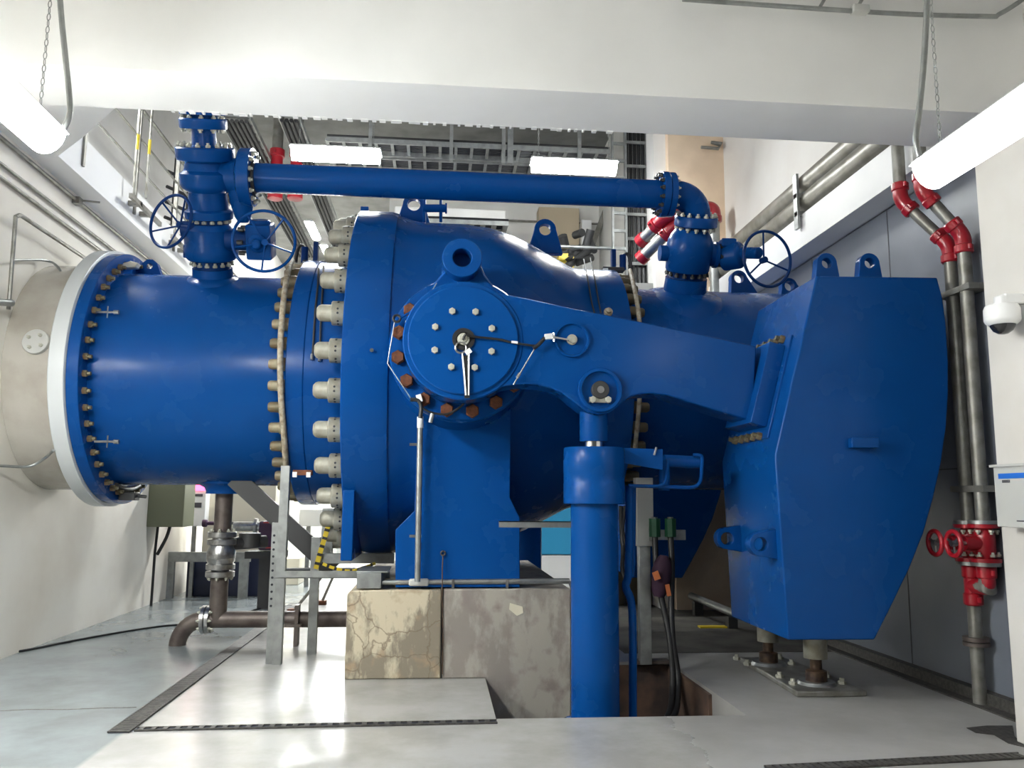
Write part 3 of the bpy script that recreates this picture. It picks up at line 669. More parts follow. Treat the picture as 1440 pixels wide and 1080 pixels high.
# right hand gate valve
t = thing('gate_valve', 'blue gate valve with one tilted handwheel below the bypass elbow on the outlet pipe', 'valve', V((OX, AY, AZ))+NB*1.35)
oo = V((OX, AY, AZ))
MB().lathe(rows(966, [(386, 29), (384, 30.5), (373, 31), (368, 32.5), (352, 32.5), (342, 31), (334, 28), (328, 24), (324, 22)]), oo, NB, 56).build('body', 'blue', t)
s0, s1 = brow(966, 398, 22)[0], brow(966, 384, 22)[0]
MB().lathe([(s0, .19), (s1, .19)], oo, NB, 32).build('gasket_neck', 'dblue', t)
bolts_at(HEXD, t, 966, 392, 28, 16, 1, oo)
c0 = bpt(990, 358); c1 = bpt(1030, 360, -.05); c2 = bpt(1068, 356, -.38)
xo = OX+.2
MB().lathe([(0, .13), (.13, .13), (.14, .15), (.17, .15), (.18, .10), (.36, .1)], V((xo-.05, c0.y, c0.z)), XA, 28).build('bonnet', 'blue', t)
MB().cyl(V((OX-.15, c0.y, c0.z)), V((OX-.34, c0.y, c0.z)), .09, 20).build('side_cap', 'blue', t)
m = MB()
for k in range(6): a = k*pi/3; m.hexa(V((xo+.13, c0.y, c0.z))+(MBK*cos(a)+NB*sin(a))*.12, XA, .026, .07)
m.build('bonnet_nuts', 'dark', t)
MB().lathe([(-.13, .11), (-.11, .155), (.09, .155), (.13, .11), (.13, 0)], c1, (.75, -.65, 0), 28).cyl(c1+V((0, 0, .04)), c2, .065, 16).box((c1.x-.15, c1.y-.1, c1.z+.08), (c1.x+.02, c1.y+.1, c1.z+.18)).build('gearbox', 'blue', t, bevel=.015)
handwheel(t, bpt(1079, 364, -.48), (-.26, .96, .05), .305, .06, 3, 'dblue', .017)

# =========================================================================== drain line on the left
t = thing('drain_pipe', 'brown steel drain pipe dropping from the inlet pipe, then along the floor to an elbow', 'pipe', (DX, AY, 0))
zp = .27
for a_, b_ in ((1.66, 1.22), (.74, zp)): MB().cyl((DX, AY, a_), (DX, AY, b_), .095, 24).build('riser', 'rustpipe', t)
ex = PZ(253, 905).x
MB().tube([V((-.85, AY, zp)), V((ex+.28, AY, zp))]+[V((ex+.28-.28*sin(a), AY, zp-.28+.28*cos(a))) for a in [pi/2*k/8 for k in range(1, 9)]]+[V((ex, AY, 0))], .09, 24, smooth=1).build('run', 'rustpipe', t)
xq = PY(290, 878, AY).x
MB().lathe([(xq-.045, .15), (xq-.006, .15)], (0, AY, zp), (1, 0, 0), 28).lathe([(xq+.006, .15), (xq+.045, .15)], (0, AY, zp), (1, 0, 0), 28).build('flange', 'steel', t)
ring_bolts(HEXS, t, (xq+.045, AY, zp), (1, 0, 0), .122, 8); ring_bolts(HEXS, t, (xq-.045, AY, zp), (-1, 0, 0), .122, 8)
t = thing('drain_valve', 'bright steel ball valve in the brown drain riser', 'valve', (DX, AY, .8))
m = MB()
for a, b in ((1.22, 1.16), (1.14, 1.08), (.98, .93), (.87, .81), (.79, .73)): m.lathe([(b, .155), (a, .155)], (DX, AY, 0), (0, 0, 1), 28)
m.build('flange', 'steel', t, bevel=.004)
MB().lathe([(.74, .09), (.82, .1), (.9, .15), (1.0, .155), (1.08, .12), (1.2, .1)], (DX, AY, 0), (0, 0, 1), 28).build('body', 'steel', t)
for z_ in (1.22, .98, .73): ring_bolts(HEXS, t, (DX, AY, z_), (0, 0, 1) if z_ > .75 else (0, 0, -1), .125, 8)
MB().cyl((DX+.05, AY+.05, 1.08), (DX+.42, AY+.3, 1.1), .07, 16).lathe([(0, .12), (.16, .12)], (DX+.26, AY+.2, 1.04), (0, 0, 1), 20).build('operator', 'dark', t)

# =========================================================================== concrete plinth
x0, xm, x1 = -.80, .06, 1.245
t = tag(MB().prism([(x0, 0), (x0+.0, .74), (x0+.03, .775), (xm-.01, .78), (xm-.005, 0)], 7.75, 11.4, XZ).build('plinth_block', 'plinthA', bevel=.012), 'cracked cream concrete plinth block under the left half of the pedestal', 'plinth')
t = tag(MB().prism([(xm+.012, 0), (xm+.012, .785), (x1, .785), (x1, -.9), (.46, -.9), (.46, 0)], 7.75, 11.4, XZ).build('plinth_block', 'plinthB', bevel=.012), 'grey concrete plinth block whose right side runs down into the pit', 'plinth')
q = [PY(x_, y_, 7.748) for x_, y_ in ((717, 848), (735, 853), (736, 862), (727, 866), (716, 857))]
struct(MB().prism([(p.x, p.z) for p in q], 7.744, 7.752, XZ).build('trim_cement_patch', 'patch'))

# =========================================================================== steelwork, left
t = thing('pipe_stand', 'grey galvanised channel frame standing beside the inlet pipe and plinth', 'frame', PZ(385, 935))
a, b = PY(404, 655, 8.45), PY(386, 932, 8.45)
xx = (a.x+b.x)/2
def angle(m, a, b, w=.09, th=.008, flip=1):
    """an L-section standing between two points"""
    m.box((a.x-w/2, a.y-th, b.z), (a.x+w/2, a.y, a.z)); m.box((a.x+flip*w/2-th, a.y, b.z), (a.x+flip*w/2, a.y+w, a.z))
m = MB(); angle(m, V((xx, 8.45, a.z)), V((xx, 8.45, 0.)), .085); m.build('post', 'galv', t)
m = MB(); zt_ = PY(380, 735, 8.45).z; angle(m, V((xx-.075, 8.5, zt_)), V((xx-.075, 8.5, 0.)), .06, flip=-1)
m.build('post', 'galv', t)
m = MB()
for k in range(11): m.lathe([(0, .012), (.004, .012)], (xx-.085, 8.492, .55+k*.068), (0, -1, 0), 10)
m.build('slots', 'hole', t)
hz = PY(450, 808, 8.45).z
m = MB().box((xx-.04, 8.44, hz-.035), (-.46, 8.46, hz+.035)).box((xx-.04, 8.44, hz-.035), (-.46, 8.53, hz-.028)); m.build('rail', 'galv', t)
p0, p1 = PY(330, 672, 9.3), PY(470, 800, 9.3)
MB().bar(p0, p1, .06, .2).build('diagonal_brace', 'dark', t)
m = MB().box((-1.27, 9.25, PY(430, 790, 9.3).z), (-1.17, 9.35, 0)); 
pz = PY(445, 755, 9.0)
MB().box((pz.x-.045, 8.96, 0), (pz.x+.045, 9.04, pz.z)).build('post', 'galv', t)
zz = PY(480, 785, 9.0).z
MB().box((pz.x, 8.95, zz-.05), (-.45, 9.05, zz+.05)).build('rail', 'galv', t)
q0, q1 = PY(462, 715, 9.3), PY(462, 790, 9.3)
MB().box((q0.x-.06, 9.25, q1.z), (q0.x+.06, 9.35, q0.z)).build('post', 'galv', t)
t = tag(MB().box((-.72, 7.77, .79), (-.50, 8.3, .93)).box((-.73, 7.78, .93), (-.44, 8.35, .945)).build('junction_box', 'galv', bevel=.004), 'grey metal junction box sitting on the front left corner of the plinth', 'box')
# thin props on the floor behind the stand
for (a, b, r, lb) in (((470, 790), (412, 862), .022, 'thin steel strut leaning from the frame to the floor by the brown pipe'), ((468, 812), (452, 850), .02, 'short strut with a rusty foot behind the plinth')):
    pa_ = PY(*a, 9.9); pb_ = PZ(*b); pb_ = V((pb_.x, pb_.y, .0)); pa_ = PY(*a, pb_.y)
    tt = thing('strut', lb, 'strut', pb_)
    MB().cyl(pa_, pb_+V((0, 0, .02)), r, 10).build('rod', 'galvdark', tt); MB().box((pb_.x-.07, pb_.y-.07, 0), (pb_.x+.07, pb_.y+.07, .06)).build('foot', 'rust', tt)
m = MB(); q = PY(405, 868, 9.4)
m.box((q.x-.12, 9.45, 0), (q.x-.08, 9.6, q.z+.12)).box((q.x+.06, 9.45, 0), (q.x+.10, 9.6, q.z+.12)).box((q.x-.14, 9.42, q.z-.11), (q.x+.14, 9.62, q.z-.08))
tag(m.build('pipe_support', 'rustpipe'), 'short rusty bracket carrying the brown pipe beside the frame post', 'bracket')
# warning tape
def tape(pts, w, lb, flip):
    P = catmull([V(p) for p in pts], 6); t = thing('warning_tape', lb, 'tape', P[0]); m = MB(); k_ = MB(); n = len(P)
    for i in range(n-1):
        (m if i % 3 else k_).bar(P[i], P[i+1], .004, w, up=(0, 0, 1) if not flip else (1, 0, 0))
    m.build('band', 'yellow', t); k_.build('stripes', 'black', t)
tape([PY(x_, y_, 8.9) for x_, y_ in ((463, 735), (457, 755), (450, 778), (444, 800))], .05, 'yellow and black tape hanging down the frame post left of the valve', True)
tape([PY(x_, y_, 8.6) for x_, y_ in ((452, 792), (470, 799), (492, 803), (512, 798), (528, 792))], .03, 'yellow and black tape sagging along the rail under the valve ring', False)

# =========================================================================== conduits, cables and sensors on the valve
tc_ = thing('sensor_conduit', 'grey conduit pipe running down the front of the blue pedestal', 'conduit', PY(588, 815, 7.72))
a, b = PY(591, 590, 7.55), PY(587, 818, 7.72)
MB().cyl(PY(591, 588, 7.7), PY(587, 818, 7.7), .027, 12).build('pipe', 'galv', tc_)
MB().cyl(PY(591, 586, 7.7), PY(591, 602, 7.7), .031, 12).build('white_end', 'white', tc_)
m = MB()
for y_ in (625, 754): q = PY(585, y_, 7.7); m.box((q.x-.06, 7.69, q.z-.012), (q.x+.05, 7.72, q.z+.012))
m.build('clamp', 'steel', tc_)
th = thing('sensor_conduit', 'horizontal conduit lying along the top front edge of the plinth', 'conduit', PY(660, 820, 7.8))
a, b = PY(537, 819, 7.82), PY(800, 817, 7.82)
MB().tube([a, b, b+V((.05, .05, -.1))], .022, 12).build('pipe', 'galv', th); MB().box((PY(589, 820, 7.82).x-.09, 7.77, a.z-.03), (PY(589, 820, 7.82).x+.09, 7.87, a.z+.035)).build('tee_box', 'gbox', th, bevel=.015)
m = MB()
for x_ in (637, 713): q = PY(x_, 824, 7.8); m.box((q.x-.012, 7.79, .78), (q.x+.012, 7.81, a.z+.03))
m.build('leg', 'steel', th)
for pts, Y, r, nm, lb, mm, ct in (
    ([(411, 366), (405, 382), (399, 420), (395, 470), (394, 520), (396, 570), (400, 620), (402, 655)], None, .03, 'flexible_hose', 'pale flexible hose following the neck bolts on the left of the valve', 'hose', 'hose'),
    ([(886, 380), (893, 410), (898, 440), (900, 470), (901, 520), (898, 580), (892, 640)], None, .024, 'flexible_hose', 'pale hose following the outlet flange behind the lever arm', 'hose', 'hose')):
    P = []
    xs = -1.72 if pts[0][0] < 600 else 2.14
    for x_, y_ in pts:
        d = ray(x_, y_); R = 1.42                     # stay on the flange rim
        A_, B_, C_ = d.y**2+d.z**2, -2*(AY*d.y+(AZ-EYE)*d.z), AY**2+(AZ-EYE)**2-R*R
        disc = max(0, B_*B_-4*A_*C_); s_ = (-B_-sqrt(disc))/(2*A_); P.append(E0+d*s_)
    tag(MB().tube(P, r, 10, smooth=4).build(nm, mm), lb, ct)
# thin sensor pipes on the neck (dark) with bright ends
def neck_line(pts, R, r, name, lb, cat, mm='dark', ends=False):
    P = []
    for x_, y_ in pts:
        d = ray(x_, y_); A_, B_, C_ = d.y**2+d.z**2, -2*(AY*d.y+(AZ-EYE)*d.z), AY**2+(AZ-EYE)**2-R*R
        s_ = (-B_-sqrt(max(0, B_*B_-4*A_*C_)))/(2*A_); P.append(E0+d*s_)
    t = thing(name, lb, cat, P[0]); MB().tube(P, r, 8, smooth=3).build('line', mm, t)
    if ends: MB().cyl(P[-1], P[-1]+V((0, -.01, -.06)), r*1.7, 8).build('tip', 'steel', t)
    return P
neck_line([(448, 378), (447, 400), (443, 440), (440, 490), (439, 498)], 1.41, .010, 'capillary_line', 'left one of two thin dark lines down the valve neck beside the nuts', 'tube', ends=True)
neck_line([(455, 374), (454, 400), (451, 450), (450, 490), (450, 500)], 1.41, .010, 'capillary_line', 'right one of two thin dark lines down the valve neck beside the nuts', 'tube', ends=True)
neck_line([(821, 365), (826, 390), (832, 425), (836, 440)], 1.43, .008, 'capillary_line', 'first of two thin dark lines down the outlet neck above the lever arm', 'tube')
neck_line([(830, 363), (836, 390), (842, 425), (845, 440)], 1.43, .008, 'capillary_line', 'second of two thin dark lines down the outlet neck above the lever arm', 'tube')
def flow_switch(x_, y_, Y, lb, flip=1):
    p = PY(x_, y_, Y); t = thing('flow_switch', lb, 'sensor', p)
    MB().box((p.x-.13*flip, p.y-.05, p.z-.03), (p.x+.13*flip, p.y+.05, p.z+.02)).build('base', 'dark', t, bevel=.006)
    MB().box((p.x-.13, p.y-.055, p.z-.05), (p.x-.07, p.y-.045, p.z+.0)).build('tag', 'white', t)
    MB().cyl(p+V((-.12*flip, 0, 0)), p+V((-.12*flip, 0, .18)), .04, 14).box((p.x-.02, p.y-.04, p.z+.02), (p.x+.03, p.y+.04, p.z+.24)).build('housing', 'dblue', t)
    MB().tube([p+V((-.12*flip, 0, .16)), p+V((-.16*flip, 0, .2)), p+V((-.2*flip, 0, .16)), p+V((-.22*flip, 0, .0))], .022, 8, smooth=4).build('cable', 'black', t)
    return t
flow_switch(443, 370, 9.3, 'blue and black flow switch on top of the valve neck left of the nuts')
flow_switch(862, 379, 9.4, 'blue and black flow switch on top of the outlet neck', -1)
p = PY(426, 664, 8.2); t = thing('terminal_clip', 'rusty pipe clip low on the valve neck above the yellow tape', 'clip', p)
MB().box((p.x-.09, 8.16, p.z-.03), (p.x+.09, 8.24, p.z+.02)).build('bar', 'rust', t); MB().box((p.x-.09, 8.15, p.z-.05), (p.x-.05, 8.17, p.z)).build('tag', 'white', t); MB().box((p.x+.04, 8.15, p.z-.05), (p.x+.08, 8.17, p.z)).build('tag', 'white', t)
# wiring on the trunnion
YH = 6.74
def W(x_, y_, Y=YH): return PY(x_, y_, Y)
t = thing('rotation_sensor', 'black cable, bracket and ring sensor hanging over the hub plate centre', 'sensor', W(652, 478))
MB().torus(W(648, 489), (0, 1, 0), .045, .009, 24, 8).build('ring', 'steel', t)
MB().tube([W(651, 478, 6.72), W(655, 470, 6.7), W(662, 473, 6.72), W(700, 477), W(722, 482), W(756, 487)], .010, 8, smooth=4).build('cable', 'black', t)
m = MB(); m.cyl(W(650, 497), W(655, 556, 6.74), .009, 8).cyl(W(659, 497), W(659, 556, 6.74), .009, 8).build('twin_rod', 'chrome', t)
MB().bar(W(654, 500, 6.75), W(657, 560, 6.755), .045, .014, up=(0, 1, 0)).build('slide_bar', 'black', t)
MB().bar(W(719, 481), W(728, 482), .02, .02).build('sleeve', 'white', t)
MB().bar(W(655, 497, 6.73), W(662, 492, 6.73), .02, .04).build('tag', 'white', t)
t = thing('lock_sensor', 'white cable tag and thin rod leading to the small round cover on the lever', 'sensor', W(780, 475))
MB().bar(W(766, 474), W(777, 473), .04, .045).build('tag', 'white', t)
MB().cyl(W(777, 474), W(800, 478), .010, 8).cyl(W(779, 468), W(779, 480), .008, 6).build('rod', 'chrome', t)
MB().tube([W(766, 475), W(758, 484), W(750, 490)], .016, 8, smooth=4).build('cable_joint', 'black', t)
MB().cyl(W(752, 490), W(722, 541, 6.78), .006, 8).build('wire', 'galv', t)
MB().cyl(W(731, 525), W(727, 531), .013, 8).build('clip', 'steel', t)
t = thing('sensor_wire', 'thin white wire stretched around the left side of the hub bolts', 'cable', PY(547, 515, 7.05))
Wv = lambda x_, y_: PY(x_, y_, 7.08)
MB().tube([Wv(606, 420), Wv(580, 437), Wv(558, 450)], .010, 8, smooth=3).build('sheath', 'blue', t)
MB().tube([Wv(614, 398), Wv(604, 415)], .005, 6).tube([Wv(555, 452), Wv(545, 511), Wv(579, 562)], .005, 6).build('wire', 'galv', t)
MB().torus(Wv(558, 448), (0, 1, 0), .03, .012, 16, 6).build('joint', 'black', t)
MB().box((Wv(570, 456).x, 7.05, Wv(570, 456).z-.02), (Wv(579, 456).x, 7.07, Wv(579, 456).z+.025)).build('tag', 'white', t)
MB().tube([Wv(577, 562), Wv(588, 563), Wv(592, 572), Wv(591, 588)], .018, 8, smooth=4).build('gland', 'black', t)
MB().bar(Wv(588, 555), Wv(591, 565), .02, .045).build('tag', 'white', t)
MB().tube([Wv(592, 572), Wv(606, 580), Wv(630, 582), Wv(652, 568), Wv(657, 555)], .010, 8, smooth=4).build('cable', 'black', t)
MB().cyl(Wv(608, 582), Wv(605, 594), .02, 10).build('cap', 'galv', t)
p0 = PY(623, 778, 7.8); t = thing('earth_wire', 'thin red-brown earth wire with a lug on the pedestal foot', 'cable', p0)
MB().tube([PY(623, 780, 7.78), PY(622, 800, 7.76), PY(622, 828, 7.74), PY(623, 900, 7.738), PY(622, 948, 7.738)], .006, 6).build('wire', 'jackrust', t); MB().torus(p0, (0, 1, 0), .02, .008, 14, 6).build('lug', 'dark', t)

# =========================================================================== pit side, hoses and posts
a, b = PY(701, 737, 7.5), PY(812, 737, 7.5)
tag(MB().box((a.x, 7.45, a.z-.028), (b.x+.05, 7.46, a.z+.028)).box((a.x, 7.45, a.z+.02), (b.x+.05, 7.5, a.z+.028)).build('steel_strip', 'galv'), 'horizontal galvanised strip between the pedestal and the blue cylinder', 'bar')
q = PY(905, 672, 8.3); b = PZ(905, 932)
t = thing('steel_post', 'grey concrete-splashed steel post standing behind the near cylinder', 'post', (q.x, 8.3, 0))
MB().box((q.x-.085, 8.25, 1.15), (q.x+.085, 8.4, q.z)).build('upper_section', 'concgrey', t, bevel=.004)
MB().box((q.x-.06, 8.28, 0), (q.x+.055, 8.38, 1.16)).build('post', 'galv', t, bevel=.004)
MB().box((q.x-.14, 8.32, 0), (q.x+.25, 8.45, .03)).build('base_plate', 'rustpipe', t)
zz = PY(930, 752, 8.25).z; x2 = PY(963, 752, 8.25).x
MB().box((q.x+.03, 8.22, zz-.05), (x2, 8.28, zz+.05)).build('cross_bar', 'galv', t)
for k, (x_, lb, sw) in enumerate(((921, 'left black hydraulic hose with a green end hanging from the post bar', 1), (943, 'right black hydraulic hose with a green end hanging from the post bar', -1))):
    p = PY(x_, 752, 8.2); t = thing('hydraulic_hose', lb, 'hose', p)
    MB().cyl(p+V((0, 0, -.02)), p+V((0, 0, .16)), .058, 8).build('green_fitting', 'greenp', t); MB().cyl(p+V((0, 0, .15)), p+V((0, 0, .175)), .03, 8).build('cap', 'steel', t)
    MB().tube([p, PY(x_+2, 800, 8.15), PY(932+k*12, 850, 8.1), PY(940+k*8+sw*2, 900, 8.0), PY(946+k*8, 960, 7.9), PY(938+k*8, 1010, 7.6), PY(900+k*8, 1030, 7.3)], .03, 12, smooth=5).build('hose', 'black', t)
p = PY(930, 810, 8.12); t = thing('wrapped_joint', 'dark maroon cloth wrapped round the hoses with orange tags', 'joint', p)
MB().lathe([(-.2, .05), (-.14, .085), (.05, .10), (.14, .08), (.2, .04)], p, (.15, 0, 1), 16).build('wrap', 'maroon', t)
MB().bar(PY(921, 804, 8.0), PY(925, 815, 8.0), .02, .06).build('tag', 'orange', t); MB().bar(PY(938, 822, 8.0), PY(941, 838, 8.0), .02, .04).build('tag', 'orange', t)
for k, x_ in enumerate((873, 880)):
    tag(MB().tube([PY(x_, 712, 7.9), PY(x_+1-6*k, 745, 7.95), PY(x_+3, 775, 7.95), PY(x_+2, 800, 8.0), PY(x_+6, 812, 8.0)], .022, 8, smooth=5).build('hydraulic_hose', 'black'), ('black hose twisting behind the near cylinder just below its head', 'second black hose crossing the first below the near cylinder head')[k], 'hose')
# floor clutter behind, by the right wall
a, b = PY(972, 838, 12.0), PY(1040, 866, 10.3)
t = thing('pipe_offcut', 'length of bright pipe lying on blocks near the floor left of the counterweight', 'pipe', a)
MB().cyl(a, b, .05, 14).build('pipe', 'galv', t)
for q in (a+(b-a)*.15, a+(b-a)*.85): MB().box((q.x-.06, q.y-.06, 0), (q.x+.06, q.y+.06, q.z-.045)).build('block', 'dark', t)
struct(MB().box((2.0, 8.9, 0), (4.4, 12.9, .004)).build('floor_dark_patch', 'concdark'))  # thin dark slab over the floor at the rear right
q = PZ(983, 883); tag(MB().bar(q+V((0, 0, .014)), q+V((.35, 0, .014)), .12, .02).build('floor_mark', 'yellow'), 'faded yellow strip on the floor left of the counterweight', 'strip')
q = PZ(958, 845); tag(MB().lathe([(0, .09), (.35, .09), (.36, .08)], q, (0, 0, 1), 20).build('pipe_stub', 'galv'), 'short upright pale pipe stub behind the hoses', 'pipe')

# =========================================================================== fire pipes, big pipes, camera and box on the right
def coupling(m, p, ax, r, L=.1):
    ax = V(ax).normalized(); m.lathe([(-L/2, r*1.2), (-L/2+.01, r*1.38), (L/2-.01, r*1.38), (L/2, r*1.2)], p, ax, 20)
    _, u, w = basis(ax)
    for s_ in (-1, 1): m.cyl(p+u*r*1.55*s_-ax*.02, p+u*r*1.55*s_+ax*.02, .018, 8)
GP = 'galvanised pipes on the right wall'
for k, (top, kn1, kn2, bot, lb) in enumerate((((1262, 205), (1272, 280), (1335, 345), (1369, 748), 'front-left galvanised fire pipe with red couplings, nearer the counterweight'), ((1292, 200), (1293, 272), (1354, 331), (1388, 748), 'galvanised fire pipe with red couplings, next to the white pillar'))):
    T_, K1, K2, B_ = PX(*top, 4.07), PX(*kn1, 4.09), PX(*kn2, 4.37), PX(*bot, 4.37)
    K1 = V((T_.x+.0, T_.y, K1.z)); B_ = V((4.37, K2.y, B_.z)); T_.z = 6.0
    t = thing('fire_pipe', lb, 'pipe', B_)
    MB().tube([T_, K1, K2, B_], .052, 20).build('pipe', 'galvdark', t)
    for K, A_, C_ in ((K1, T_, K2), (K2, K1, B_)):
        m = MB().tube(fillet([K+(A_-K).normalized()*.13, K, K+(C_-K).normalized()*.13], .1), .064, 16)
        for q in (A_, C_): dd = (q-K).normalized(); coupling(m, K+dd*.12, dd, .054, .075)
        m.build('red_elbow', 'red', t)
    if k == 0: FP0 = B_
    else: FP1 = B_
for z_, lb in ((3.38, 'flat bracket tying the two fire pipes to the grey wall at camera height'), (1.72, 'flat bracket tying the two fire pipes to the grey wall just above the red valves')):
    tag(MB().box((4.31, FP1.y-.12, z_-.025), (4.49, FP0.y+.12, z_+.025)).build('pipe_bracket', 'galvdark'), lb, 'bracket')
# valves
for k, (B_, wx, lb) in enumerate(((FP0, 1315, 'red gate valve with handwheel nearer the counterweight, on the fire pipes'), (FP1, 1341, 'red gate valve with handwheel nearer the pillar, on the fire pipes'))):
    t = thing('fire_valve', lb, 'valve', B_)
    z_ = B_.z-.09
    MB().lathe([(-.15, .115), (-.12, .115), (-.12, .06), (-.06, .08), (.06, .08), (.12, .06), (.12, .115), (.15, .115)], (B_.x, B_.y, z_), (0, 0, 1), 28).cyl((B_.x, B_.y, z_), (B_.x-.18, B_.y, z_), .06, 16).build('body', 'red', t)
    m = MB()
    for s_ in (-1, 1): m.lathe([(s_*.152, .11), (s_*.18, .11)], (B_.x, B_.y, z_), (0, 0, 1), 28)
    m.build('flange', 'galv', t)
    for s_ in (-1, 1): ring_bolts(HEXS, t, (B_.x, B_.y, z_+s_*.105), (0, 0, -s_), .093, 6)
    c = PX(wx, 765, 4.05); c.z = z_
    MB().cyl((B_.x-.1, B_.y, z_), c, .016, 8).build('stem', 'steel', t)
    h = MB().torus(c, (1, 0, 0), .095, .019, 32, 10).build('handwheel', 'red', t)
    m = MB()
    for q in range(3): a = q*2*pi/3+.4; m.cyl(c, c+V((0, .095*cos(a), .095*sin(a))), .009, 6)
    m.cyl(c-V((.02, 0, 0)), c+V((.02, 0, 0)), .024, 10).build('hub', 'steel', h)
t = thing('fire_pipe', 'lower fire pipe below the red valves with red tee going into the floor', 'pipe', (FP0.x, FP0.y, 0))
zt_ = PX(1380, 825, 4.37).z
MB().tube([V((FP0.x, FP0.y, FP0.z-.27)), V((FP0.x, FP0.y, .5)), V((FP0.x-.0, FP0.y, 0))], .052, 20).tube([V((FP1.x, FP1.y, FP1.z-.27)), V((FP1.x, FP1.y, zt_)), V((FP0.x, FP0.y, zt_))], .052, 20).build('pipe', 'galvdark', t)
m = MB(); P_ = V((FP0.x, FP0.y, zt_)); Q_ = V((FP1.x, FP1.y, zt_))
coupling(m, P_+V((0, 0, .11)), (0, 0, 1), .054); coupling(m, P_-V((0, 0, .11)), (0, 0, 1), .054); m.cyl(P_-V((0, 0, .13)), P_+V((0, 0, .13)), .064, 16).cyl(P_, P_+(Q_-P_)*.6, .064, 16)
m.tube(fillet([Q_+V((0, 0, .14)), Q_, P_+(Q_-P_)*.4], .08), .064, 16); coupling(m, Q_+V((0, 0, .12)), (0, 0, 1), .054); m.build('red_tee', 'red', t)
MB().lathe([(.46, .1), (.49, .1)], (FP0.x, FP0.y, 0), (0, 0, 1), 24).lathe([(.5, .1), (.53, .1)], (FP0.x, FP0.y, 0), (0, 0, 1), 24).build('flange', 'rustpipe', t)
# two large pipes along the upper right wall
for k, (p, lb) in enumerate((((1180, 252), 'lower large galvanised pipe running along the upper right wall'), ((1128, 268), 'upper large galvanised pipe running along the upper right wall'))):
    z_ = PX(*p, 4.30).z
    tag(MB().cyl((4.30, 6.27, z_), (4.30, 12.28, z_), .14, 32).build('large_pipe', 'bigpipe'), lb, 'pipe')
    if k == 0: zlow = z_
    else: zhi = z_
q = PX(1118, 250, 4.12)
t = thing('pipe_bracket', 'flat steel bracket holding the two large pipes on the upper wall', 'bracket', q)
MB().box((4.11, q.y-.05, zlow-.34), (4.14, q.y+.05, zhi+.1)).build('strap', 'galv', t)
for z_ in (zlow, zhi): MB().box((4.11, q.y-.04, z_-.19), (4.47, q.y+.04, z_-.135)).build('arm', 'galv', t)
q0 = PY(986, 207, 12.2); m = MB().tube([q0, PY(1010, 209, 12.2), PY(1014, 203, 12.2), PY(1000, 200, 12.2)], .025, 8)
tag(m.build('steel_hook', 'galvdark'), 'bent steel rod hook on the beige pillar just under the beam', 'hook')
# security camera
cc = PX(1440, 425, 3.9); cc = V((3.80, 5.18, PX(1436, 445, 3.80).z))
t = thing('security_camera', 'white dome security camera on the white pillar', 'camera', cc)
MB().lathe([(-.02, .085), (0, .105), (.015, .112), (.09, .112), (.115, .1), (.12, .0)], cc, (0, 0, 1), 40).build('housing', 'white', t)
MB().lathe([(-.085, 0), (-.08, .03), (-.06, .06), (-.03, .077), (0, .082)], cc, (0, 0, 1), 32, cap=False).build('dome', 'glassdome', t)
MB().cyl(cc+V((0, 0, .11)), cc+V((0, 0, .18)), .045, 20).bar(cc+V((0, 0, .16)), cc+V((.16, 0, .16)), .09, .07).build('mount', 'white', t, bevel=.01)
# control box on the pillar
bx = [PX(1405, 656, 3.82), PX(1413, 741, 3.82)]
ya = PX(1404, 656, 3.84).y; z1_, z0_ = bx[0].z, bx[1].z
t = thing('control_box', 'light grey control box with a blue label on the white pillar', 'box', (3.9, ya-.2, z0_))
MB().box((3.80, ya-.42, z0_), (3.955, ya, z1_)).build('housing', 'gbox', t, bevel=.006)
MB().box((3.785, ya-.44, z1_-.005), (3.96, ya+.02, z1_+.012)).build('rain_cover', 'gbox', t)
MB().box((3.797, ya-.34, z1_-.085), (3.80, ya-.05, z1_-.05)).build('blue_label', 'label', t)
m = MB()
for k in range(5): m.box((3.797, ya-.085-k*.016-.011, z1_-.112), (3.80, ya-.085-k*.016, z1_-.094))
m.build('small_print', 'ink', t)
MB().box((3.797, ya-.36, z0_+.04), (3.80, ya-.20, z0_+.048)).build('print_line', 'ink', t)
MB().cyl((3.88, ya-.25, z0_), (3.88, ya-.25, z0_-.1), .025, 12).build('gland', 'gbox', t)

# =========================================================================== lamps
def lamp(name, c, along, label, L=1.26, chain=True, group=None, top=5.5, w=.17, glow='lampon', dh=.07):
    """suspended fluorescent fitting: housing, lit diffuser, two chains"""
    c = V(c); t = thing(name, label, 'lamp', c, group)
    d = V((0, 1, 0)) if along == 'y' else V((1, 0, 0)); s = V((d.y, d.x, 0)); h = L/2
    fn = lambda a, b, q: c + s*a + V((0, 0, b)) + d*q
    MB().prism([(-w/2, 0), (-w*.28, .055), (w*.28, .055), (w/2, 0)], -h, h, fn).build('housing', 'white', t)
    pr = [(w*.46*cos(a), -dh*sin(a)+.012) for a in [pi*k/10 for k in range(11)]]
    MB().prism(pr, -h+.02, h-.02, fn).build('diffuser', glow, t)
    if chain:
        for e in (-1, 1):
            q = c+d*e*h*.82+V((0, 0, .05)); n = int((top-q.z)/.042); m = MB()
            for k in range(n):
                z = q.z+k*.042; x = V((1, 0, 0)) if k % 2 else V((0, 1, 0)); pc = V((q.x, q.y, z+.02))
                m.tube([pc+V((0, 0, .024*cos(a)))+x*.010*sin(a) for a in [2*pi*j/8 for j in range(8)]], .003, 4, True, smooth=1)
            m.build('chain', 'galv', t)
    return t
LA = lamp('tube_lamp', (-2.43, 4.40, 3.8), 'y', 'lit tube lamp hung on chains at the upper left, in front of the white beam', w=.26, dh=.15)
